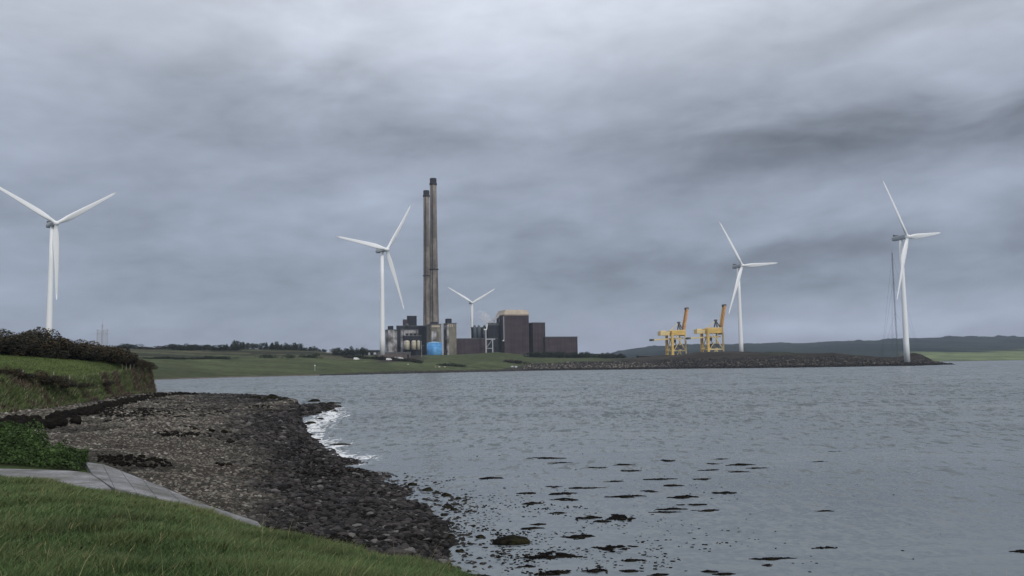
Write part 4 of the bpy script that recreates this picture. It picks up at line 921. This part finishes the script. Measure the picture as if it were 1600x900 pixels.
mb.tube((0, 0, H), (0, 0, H+2.5), .08, n=5).build('guy_wire', M['dark_steel'], rt_)
c = at_d(159.5, 536, 900); H = at_d(159.5, 510, 900)[2]-c[2]; k_ = 900/FPX
rt_ = empty('lattice_pylon', (c[0], c[1], c[2]-3), R(12), 'faint grey lattice pylon on the skyline right of the left turbine', 'pylon'); H += 3; mb = MB()
for sx in (-1, 1):
    for sy in (-1, 1):
        mb.tube((sx*5.0, sy*2.4, 0), (sx*4.4, sy*1.2, H*.86), .17, sq=True).tube((sx*.6, sy*.5, 0), (sx*.4, sy*.3, H*1.1), .16, sq=True)
for q in range(7):
    z0, z1 = H*.78*q/7, H*.78*(q+1)/7; w0, w1 = 5-.9*q/7, 5-.9*(q+1)/7
    for sy in (-1, 1): mb.tube((-w0, sy*2, z0), (w1, sy*1.8, z1), .06, sq=True).tube((w0, sy*2, z0), (-w1, sy*1.8, z1), .06, sq=True).tube((-w1, sy*1.8, z1), (w1, sy*1.8, z1), .05, sq=True)
mb.build('lattice', M['steel'], rt_)
mb = MB(); mb.tube((-8, 0, H*.62), (8, 0, H*.62), .18, sq=True).tube((-6.5, 0, H*.8), (6.5, 0, H*.8), .16, sq=True); mb.build('crossarm', M['steel'], rt_)
MB().tube((0, 0, H), (0, 0, H+8), .22, .1, n=6).build('spike', M['steel'], rt_)
for (px, py0, py1, d, lb) in ((569, 540, 561, 980, 'thin pole by the flat shed'), (659, 540, 566, 1000, 'thin pole before the dark bay building')):
    c = at_d(px, py1, d); t = at_d(px, py0, d)
    rt_ = empty('lamp_post', tuple(c), 0, lb, 'pole'); H = t[2]-c[2]
    MB().tube((0, 0, -1), (0, 0, H), .22, .14, n=8).build('post', M['steel'], rt_); MB().tube((0, 0, H-.2), (1.8, 0, H), .1, n=6).box((1.9, 0, H), (1.0, .4, .25)).build('lamp_head', M['steel'], rt_)

# ================================================================== TREES AND BUSHES
def crown_mesh(name, n, size, seed, kind):
    rng = np.random.default_rng(seed)
    if kind == 'cone':
        t = rng.random(n)**.8; r = (1-t)*.42*(.5+.5*rng.random(n)**.4)*(1+.35*np.sin(t*38)); a = rng.random(n)*6.283
        P_ = np.stack([np.cos(a)*r, np.sin(a)*r, .12+t*.88], 1)
    else:
        nc_ = 13; cc = rng.normal(size=(nc_, 3))*np.array([.30, .30, .17])+[0, 0, .52]; cr_ = .16+.16*rng.random(nc_)
        if kind == 'bush': cc[:, 2] = .12+.62*rng.random(nc_)*np.clip(1.1-np.abs(cc[:, 0]), .3, 1); cc[:, 0] *= 1.35
        i = rng.integers(0, nc_, n); d_ = rng.normal(size=(n, 3)); d_ /= np.linalg.norm(d_, axis=1)[:, None]
        P_ = cc[i]+d_*(cr_[i]*(.55+.45*rng.random(n)**.4))[:, None]; P_[:, 2] = np.clip(P_[:, 2], .0, None)
    V_, F_ = leaves(P_, size*(.6+.8*rng.random(n)), rng); shade = (.45+1.0*rng.random(n))
    clump = fbm(P_[:, 0]*5+seed, P_[:, 2]*5+P_[:, 1]*3, 2, seed)
    base = {'cone': (.020, .030, .020), 'tree': (.028, .038, .022), 'bush': (.046, .044, .033), 'green': (.028, .045, .022)}[kind if name != 'green' else 'green']
    c_ = np.array(base)[None]*(shade*(.5+1.0*clump))[:, None]
    if kind == 'bush': c_ = np.where((clump > .55)[:, None], c_*np.array([1.35, 1.1, .9]), c_)
    o = fast_mesh('crown', V_, F_, M['leaf'], np.repeat(c_, 4, 0)); me = o.data; bpy.data.objects.remove(o); return me
def trunk_mesh(h, r):
    mb = MB().tube((0, 0, -.2), (0, 0, h), r, r*.5, 7)
    for a in (0, 2.1, 4.2): mb.tube((0, 0, h*.6), (math.cos(a)*.18, math.sin(a)*.18, h*1.25), r*.45, r*.15, 5)
    return mb.mesh('trunk')
CONES = [crown_mesh('c', 900, .055, 100+i, 'cone') for i in range(3)]
TREES = [crown_mesh('t', 1500, .05, 110+i, 'tree') for i in range(3)]
BUSHF = [crown_mesh('b', 1300, .055, 120+i, 'bush') for i in range(3)]
GREENB = [crown_mesh('green', 1300, .055, 140+i, 'bush') for i in range(2)]
BUSHN = [crown_mesh('b', 7000, .026, 130+i, 'bush') for i in range(3)]
TR = trunk_mesh(.5, .03)
def plant(name, label, cat, group, px, base_py, d, h, wide, crowns, rng, trunk=True, z=None):
    c = at_d(px, base_py, d)
    if z is None and d > 400: z = far.height(c[0], c[1])-(1.9 if trunk else .3)
    if z is not None: c[2] = z
    root = empty(name, (c[0], c[1], c[2]), rng.random()*6.28, label, cat, group)
    cr_ = link('crown', crowns[rng.integers(len(crowns))], None, root); cr_.scale = (wide, wide, h)
    if trunk:
        tr = link('trunk', TR, M['bark'], root); tr.scale = (h*.8, h*.8, h)
    return root
rng = np.random.default_rng(31)
# ridge trees beyond the field
for i in range(13):
    px = 355+i*5.2+rng.normal()*1.5 if i < 6 else 388+(i-6)*9+rng.normal()*2
    plant('pine_tree', 'dark pine in the left part of the ridge tree line beyond the far green field', 'tree', 'pines of the ridge, left part', px, 547, 1035, 5.5+5*rng.random()+(2 if i < 5 else 0), 9, CONES+TREES, rng)
for i in range(15):
    px = 418+i*4.3+rng.normal()*1.3
    plant('pine_tree', 'dark pine in the right part of the tree line, on the ridge towards the plant', 'tree', 'pines of the ridge, right part', px, 547.5, 1040, 6.5+4.5*rng.random()-(i > 11)*2.5, 8.5, CONES+TREES, rng)
for px, h in ((484, 6), (491, 7), (498, 5), (505, 5)):
    plant('pine_tree', 'lone small dark tree at the thin right end of the ridge tree line', 'tree', 'scattered small trees at the ridge end', px, 551, 1030, h, 6, TREES, rng)
for i in range(26):
    px = 165+i*8.2+rng.normal()*2; plant('ridge_bush', 'brownish bush in the long hedge along the left ridge skyline', 'bush', 'bushes of the ridge hedge', px, 544.5+rng.random()*2, 985+rng.random()*20, 4+4*rng.random(), 14+6*rng.random(), BUSHF+TREES, rng)
for px in (276, 287, 297): plant('round_tree', 'rounder dark tree standing just in front of the left ridge hedge', 'tree', 'dark trees before the ridge hedge', px, 549, 960, 8, 13, TREES, rng)
for px, d in ((417, 860), (424, 855), (477, 880), (485, 878), (489, 880), (452, 862)): plant('field_bush', 'small dark bush standing out in the far sloping field', 'bush', 'loose bushes in the far field', px, 560-(px < 460)*1, d, 4.5+2.5*rng.random(), 9, GREENB, rng)
for i in range(16):
    px = 232+i*8+rng.normal()*2; plant('hedge_bush', 'low bush of the thin hedge crossing the far field', 'bush', 'bushes of the field hedge', px, 562.5, 745+i*4, 1.6+1.6*rng.random(), 9, GREENB, rng, False)
for i in range(9):
    px = 527+i*5+rng.normal(); plant('shelter_tree', 'dark leafy tree in the clump left of the plant, by the flat shed', 'tree', 'tree clump left of the plant', px, 556.5, 975+rng.random()*10, 7+4*rng.random()+(i == 4)*4, 9, TREES, rng)
for i in range(30):
    px = 540+i*4+rng.normal(); py = np.interp(px, [540, 570, 600, 640, 670], [560, 563, 564, 566, 572]); dd = np.interp(px, [540, 600, 640, 670], [930, 890, 880, 860])
    plant('roadside_bush', 'dark low bush in the hedge running down in front of the plant', 'bush', 'roadside hedge in front of the plant', px, py, dd, 2.2+2.6*rng.random(), 6, GREENB+BUSHF, rng, False)
for i in range(7):
    px = 690+i*5; plant('slope_bush', 'dark bush on the shore slope below the brown silo block', 'bush', 'bushes below the silo block', px, 573-(i < 3)*2, 862, 2+2.5*rng.random(), 7, GREENB, rng, False)
for i in range(6): plant('shore_bush', 'dark brownish bush on the knoll where the sea wall begins', 'bush', 'bushes where the sea wall begins', 792+i*4.2, 569.5, 930, 3+1.5*rng.random(), 8, BUSHF, rng, False)
for i in range(26):
    px = 830+i*5.6+rng.normal()*1.2; py = np.interp(px, [830, 870, 900, 950, 975], [554, 559, 560, 560, 560.5])
    plant('hedgerow_bush', 'dark bush in the dense hedge at the foot of the right hand hall', 'bush', 'dense hedge below the right hand halls', px, py, 1020+rng.random()*12-(px > 940)*25, 5+3*rng.random()-(px > 955)*2, 11, GREENB+TREES, rng, False)
# near hedge above the field
HB = [(-40, 557, 118, 4.0, 5), (-14, 556, 120, 3.6, 5), (10, 556, 121, 3.4, 5), (30, 557, 122, 3.9, 4.6), (47, 559, 124, 4.6, 4.4), (62, 560, 125, 4.5, 4.2), (78, 561, 125, 3.9, 4.2), (93, 561.5, 126, 3.2, 4.4),
      (110, 562, 127, 2.9, 4.2), (126, 562.5, 129, 3.2, 4.0), (142, 563, 132, 3.1, 4.2), (158, 563, 135, 3.0, 4.4), (174, 563.5, 139, 2.8, 4.2), (188, 566, 143, 2.4, 3.8)]
for i, (px, py, d, h, wd) in enumerate(HB):
    lb = {4: 'tallest dark bush of the near hedge, left of the nearest turbine tower'}.get(i, 'dark brown leafless looking bush in the near hedge above the green field')
    p_ = at_d(px, py, d); plant('hawthorn_bush', lb, 'bush', None if i == 4 else 'bushes of the near hedge', px, py, d, h*1.12, wd*1.25, BUSHN, rng, True, near.height(p_[0], p_[1])-.25)
for i in range(5):
    px = (198, 206, 212, 219, 227)[i]; py = (568, 571, 575, 578, 584)[i]; d = (143, 146, 149, 152, 156)[i]; p_ = at_d(px, py, d)
    plant('bank_shrub', 'low brown shrub on the seaward end of the eroded bank', 'shrub', 'shrubs at the end of the bank', px, py, d, 1.7, 2.6, BUSHN, rng, True, near.height(p_[0], p_[1])-.2)
for i, (px, py, d, h) in enumerate(((8, 612, 78, 1.3), (24, 617, 80, 1.4), (62, 622, 82, 1.5), (74, 624, 84, 1.2), (92, 625, 88, 1.1), (120, 620, 96, .9), (160, 608, 112, .9))):
    p_ = at_d(px, py, d); plant('bramble', 'dark bramble clump growing on the face of the eroded bank', 'bush', 'brambles on the bank face', px, py, d, h, 2.4, BUSHN, rng, False, near.height(p_[0], p_[1])-.15)

# ================================================================== VEHICLES, MARKERS, SMALL THINGS
def vehicle(px, py, d, rz, van, label):
    c = at_d(px, py, d); c[2] = far.height(c[0], c[1]); root = empty('parked_van' if van else 'parked_car', tuple(c), rz, label, 'van' if van else 'car')
    L_, W_, H_ = (5.6, 2.0, 2.4) if van else (4.3, 1.75, 1.45)
    prof = [(-L_/2, .35), (-L_/2, H_*.55), (-L_/2*.93, H_), (L_*.22, H_), (L_*.36, H_*.58), (L_/2*.96, H_*.5), (L_/2, .35)] if van else \
           [(-L_/2, .3), (-L_/2, .85), (-L_*.42, .92), (-L_*.30, H_), (L_*.10, H_), (L_*.25, .95), (L_*.47, .85), (L_/2, .35)]
    n = len(prof); v = [(x_, -W_/2, z_) for x_, z_ in prof]+[(x_, W_/2, z_) for x_, z_ in prof]
    f = [tuple(range(n)), tuple(range(n, 2*n))[::-1]]+[(i, n+i, n+(i+1) % n, (i+1) % n) for i in range(n)]
    MB().add(v, f).build('body', M['white'], root)
    MB().box((L_*.02 if not van else L_*.2, 0, H_*.8), (L_*.36 if not van else L_*.14, W_+.02, H_*.22)).build('window', M['glass'], root)
    for sx in (-.32, .32):
        for sy in (-1, 1): MB().tube((L_*sx, sy*(W_/2-.1), .33), (L_*sx, sy*(W_/2+.06), .33), .34, n=14).build('wheel', M['tyre'], root)
vehicle(620.5, 561, 912, .1, True, 'white van parked beneath the brown walled building, left one of two')
vehicle(626, 560.5, 912, -.1, True, 'white van parked beneath the brown walled building, right one of two')
vehicle(608, 566, 880, 0, True, 'lone white van on the slope below the two parked vans')
vehicle(557, 565, 880, .2, True, 'white van parked by the trees, leftmost of the white vehicles')
rng = np.random.default_rng(77)
def boulder(name, px, py, z, size, m, label, cat='rock', group=None, flat=.7, d=None, seed=0, stretch=1.0):
    c = at_d(px, py, d) if d else on_z(px, py, z)
    rg = np.random.default_rng(seed+int(px*7)); V_, F_ = ico(4); dn = rg.normal(size=3)
    bump_ = sum(a*np.sin(V_@(rg.normal(size=3)*k)+rg.random()*6) for a, k in ((.10, 2.5), (.07, 5), (.04, 10), (.02, 20)))
    v = V_*(1+bump_[:, None])
    for _ in range(6):
        q = rg.normal(size=3); q /= np.linalg.norm(q); h = .62+.25*rg.random(); v = v-np.outer(np.clip(v@q-h, 0, None), q)
    v = v*np.array([size*stretch, size*.8, size*flat]); o = MB().add(v, F_).build(name, M[m], None, True); o.location = c; o.rotation_euler = (0, 0, (rg.random()-.5)*.5)
    me = o.data; set_col(me, np.tile([.05, .046, .042], (len(me.vertices), 1)))
    return tag(o, label, cat, group)
boulder('rock', 799, 849, 0, .46, 'wetrock', 'largest weed covered rock, alone in the shallow water', flat=.52, stretch=1.25)
boulder('rock', 751, 840, 0, .15, 'wetrock', 'small round dark rock in the water left of the largest rock', flat=.6)
boulder('rock', 703, 840, 0, .16, 'wetrock', 'dark rock in the shallows close to the cobbles')
boulder('rock', 719, 862, 0, .13, 'wetrock', 'dark rock in the shallows near the grass tip', flat=.55)
for (px, py, s_) in ((676, 838, .17), (690, 851, .12), (662, 838, .22), (709, 797, .16), (700, 793, .2), (716, 779, .14), (730, 800, .1), (697, 775, .22), (682, 771, .2), (668, 766, .25), (674, 856, .14), (757, 856, .07),
                     (693, 806, .15), (740, 822, .08), (725, 783, .12), (646, 758, .22), (690, 870, .11), (735, 850, .08), (705, 818, .12)):
    boulder('rock', px, py, 0, s_, 'wetrock', 'small dark wet rock scattered in the shallows off the cobble beach', group='small rocks in the shallows', flat=.5, seed=3)
boulder('rock', 618, 864, .6, .28, 'boulder', 'flat pale slab of rock at the water side foot of the grass', flat=.4, stretch=1.5)
for (px, py, s_) in ((504, 632, .55), (518, 631, .5), (527, 630.5, .4), (513, 641, .45), (522, 643, .35), (490, 628, .8), (500, 655, .35), (486, 662, .4)):
    boulder('rock', px, py, .05, s_, 'wetrock', 'dark rock at the far rocky point of the beach among the surf', group='rocks at the far point', flat=.6, seed=5, stretch=1.3)
boulder('rock', 535, 695.5, 0, .5, 'wetrock', 'low dark ledge awash off the beach beside the white surf', flat=.22, stretch=1.6)
for (px, py, s_) in ((372, 624, .7), (398, 623, .9), (427, 622.5, 1.0), (250, 617, .8), (268, 616, .7), (412, 626, .6), (441, 626, .7), (455, 629, .7)):
    boulder('rock', px, py, .9, s_, 'wetrock', 'dark rock on the skyline of the far beach', group='rocks on the far beach edge', flat=.6, seed=9)
for (px, py, s_) in ((218, 692, .18), (300, 669, .26), (289, 668, .2), (351, 674, .22), (224, 699, .14), (331, 672, .2), (284, 702, .12)):
    boulder('rock', px, py, 1.45, s_, 'wetrock', 'dark lump lying on the grey shingle of the upper beach', group='dark lumps on the shingle', flat=.55, seed=13)
for (px, py) in ((655.5, 574), (666, 574), (672.5, 574.5), (680.5, 574), (686.5, 573.5), (695, 573.5)):
    boulder('rock', px, py, 0, 1.0, 'cream_roof', 'pale stone block in the row along the shore track below the plant', group='pale blocks along the shore', d=838, seed=15)
for (px, lb) in ((785, 'left one of two round white stones where the sea wall begins'), (790.5, 'right one of two round white stones where the sea wall begins')):
    boulder('rock', px, 571, 0, 1.1, 'cream', lb, d=905, seed=17)
for (px, py) in ((795, 575), (800, 573), (806, 574), (799, 577), (793, 578)):
    boulder('rock', px, py, 0, 1.7, 'steel', 'pale grey boulder at the start of the sea wall', group='pale boulders at the start of the sea wall', d=892, seed=19)
# buoys, markers
def ball(name, px, py, d, r, m, label, cat, z=None):
    c = at_d(px, py, d); V_, F_ = ico(3); mb = MB().add(V_*np.array([r, r, r*.9])+[0, 0, r*.7], F_); o = mb.tube((0, 0, r*1.4), (0, 0, r*1.75), r*.18, n=8).build(name, M[m], None, True); o.location = c
    return tag(o, label, cat)
ball('float', 62, 641.5, 76, .22, 'white', 'white plastic float lying at the foot of the grassy bank', 'float')
ball('buoy', 1178.5, 564.5, 872, .95, 'white', 'round white buoy stranded on the brown headland slope', 'buoy')
ball('float', 637.5, 571.5, 850, 1.0, 'white', 'white ball shaped tank on the grass below the plant', 'float')
c = at_d(492, 579, 720); H = at_d(492, 571, 720)[2]-c[2]; rt_ = empty('marker_post', tuple(c), 0, 'small white marker post on the far shore field edge', 'post')
MB().tube((0, 0, -.3), (0, 0, H), .2, .16, n=8).build('post', M['steel'], rt_); MB().box((0, -.1, H), (.9, .2, .9)).build('board', M['white'], rt_)
for i, (px, py, d) in enumerate(((191, 583, 136), (197, 582, 138), (203, 580, 140), (209, 578.5, 143), (215, 577, 146), (108, 602, 92), (84, 606, 86), (34, 605, 79))):
    p_ = at_d(px, py, d); z_ = near.height(p_[0], p_[1]); rt_ = empty('fence_post', (p_[0], p_[1], z_-.2), rng.random()*3, 'weathered pale fence post standing along the edge of the grassy bank', 'post', 'fence posts along the bank edge')
    MB().tube((0, 0, 0), (.06, .03, 1.25), .06, .05, n=7).build('post', mat('weathered wood', (.27, .25, .2), .9, n1=(6, .3)), rt_)

# seaweed lying awash in the shallows
def weed(px, py, wpx, hpx, dens, label, group=None, seed=0):
    c = on_z(px, py, 0); k = np.hypot(c[0], c[1])/FPX; rg = np.random.default_rng(seed+int(px*3+py))
    hw = wpx*k/2; a = on_z(px, py+hpx/2, 0); b = on_z(px, py-hpx/2, 0); hd = max(.04, (b[1]-a[1])/2)
    n = int(230*dens); t = rg.normal(size=n)*.45; q = rg.normal(size=n)*.34*np.exp(-t*t*1.5)
    nzv = fbm(t*2.5+px, q*2+py, 3, 5); kp = (nzv > .45) & (np.abs(t) < 1.1) & (np.abs(q) < 1.3); t, q = t[kp], q[kp]; n = len(t)
    P_ = np.stack([t*hw, q*hd+.25*hd*np.sin(t*3+px), .004+.022*rg.random(n)*min(1, wpx/30)*np.exp(-t*t)], 1)
    V0, F0 = ico(1); nv = len(V0); sx = (.012+.035*rg.random(n)**1.5)*min(1.8, max(.8, np.hypot(c[0], c[1])/26)); 
    V_ = V0[None]*np.stack([sx*2.6, sx*.7, .008+.016*rg.random(n)], 1)[:, None]*(1+.3*rg.normal(size=(n, nv, 1)))+P_[:, None]
    F_ = (F0[None]+(np.arange(n)*nv)[:, None, None]).reshape(-1, 3)
    o = fast_mesh('seaweed_patch', V_.reshape(-1, 3), F_, M['weed']); o.location = c; return tag(o, label, 'seaweed', group)
WD = [ # px, py, width, height, density, label
 (767, 747.5, 34, 5, 1, 'lone long seaweed patch nearest the end of the cobbles'), (970, 810, 34, 12, 1.6, 'thick tangled seaweed clump in the middle of the shallows'), (960, 857, 60, 12, 2.2, 'large ragged seaweed raft near the bottom of the water'),
 (862, 870, 84, 12, 2.6, 'longest dark seaweed raft, just right of and below the largest rock'), (1205, 874, 62, 4, 1.4, 'thin isolated seaweed strip at bottom right'), (905, 839, 46, 9, 1.4, 'seaweed streak slanting up right of the largest rock'),
 (1595, 862, 16, 4, 1, 'small dark weed patch at the right hand edge of the frame')]
for i, (px, py, w_, h_, dn, lb) in enumerate(WD): weed(px, py, w_, h_, dn, lb)
for (px, py, w_, h_) in ((1158, 726.5, 38, 3.5), (1115, 725, 26, 2.5), (1180, 732, 30, 2.5), (1112, 735, 40, 2), (1150, 738, 36, 2.4), (975, 727, 34, 3), (985, 736, 26, 2.5), (873, 724, 38, 2.4), (850, 716, 60, 2), (933, 731, 30, 2.4), (1040, 720, 24, 2.5), (1125, 718, 20, 2.5),
                         (1098, 749, 24, 2.4), (1030, 749, 46, 1.8), (1050, 759, 30, 2.5), (1133, 770.5, 46, 3.6), (1068, 777, 42, 5), (1015, 768, 22, 3.5), (980, 776, 60, 4.5), (880, 772, 62, 4), (882, 781, 40, 4), (915, 763, 60, 2.5), (962, 753, 32, 2.4),
                         (1050, 796, 40, 4), (1105, 798, 40, 3.4), (1040, 801, 44, 1.6), (918, 809, 40, 4), (940, 815, 22, 3), (830, 826, 34, 4), (822, 771, 34, 3), (865, 761, 26, 3), (1085, 789, 44, 2), (830, 787, 26, 4), (868, 802, 30, 3), (842, 820, 18, 3),
                         (985, 876, 36, 3), (825, 886, 20, 3), (878, 894, 50, 5), (985, 893, 20, 4), (930, 892, 30, 5), (1030, 899, 30, 3), (850, 898, 40, 4), (1200, 884, 10, 3), (1130, 898, 30, 3), (1110, 894, 22, 2.5),
                         (1305, 706, 44, 2.2), (1285, 722, 26, 2), (1290, 857, 40, 3), (1350, 855, 34, 3), (1470, 868, 44, 3.5), (1360, 795, 30, 3), (1392, 798, 34, 3), (1500, 770, 50, 2.4), (1560, 783, 60, 2), (1500, 841, 70, 3), (1540, 848, 60, 2.5), (1288, 799, 24, 2.4)):
    if px > 1292 and py > 760: continue
    weed(px, py, w_, h_, .75 if px < 1240 else .25, 'thin dark streak of seaweed awash in the calm shallows', 'seaweed streaks awash in the shallows', 7)
# small bits, uncountable
rg = np.random.default_rng(91); Pm = []
for _ in range(2600):
    px = 680+rg.gamma(2.0, 95); py = 900-rg.gamma(2.2, 34)
    if py < 700 or px > 1590: continue
    if px < 665+(max(0, 800-py))*.2: continue
    p_ = on_z(px, py, .0)
    if fbm(np.array([p_[0]*.8]), np.array([p_[1]*.35]), 3, 17)[0] > .50: Pm.append(p_+[0, 0, .004])
Pm = np.array(Pm); n = len(Pm)
o = stones('floating_weed', Pm, .02+.05*rg.random(n)**1.5, jitter_col((.03, .03, .03), n, rg, .3), M['weed'], 1, .3, 44)
tag(o, 'fine scraps of dark weed floating off the cobble beach', 'seaweed', kind='stuff')

# ================================================================== HAZE
hm = bpy.data.materials.new('haze'); hm.use_nodes = True; nt = hm.node_tree; nt.nodes.clear()
o_ = nt.nodes.new('ShaderNodeOutputMaterial'); pv = nt.nodes.new('ShaderNodeVolumePrincipled'); pv.inputs['Color'].default_value = (.72, .84, 1.0, 1); pv.inputs['Density'].default_value = HAZE_D; pv.inputs['Anisotropy'].default_value = .1
nt.links.new(pv.outputs[0], o_.inputs['Volume'])
o = MB().box((0, 0, 145-5), (13600, 13600, 290)).build('haze', hm); o['kind'] = 'stuff'; o['label'] = 'thin blue grey sea haze over the whole bay'
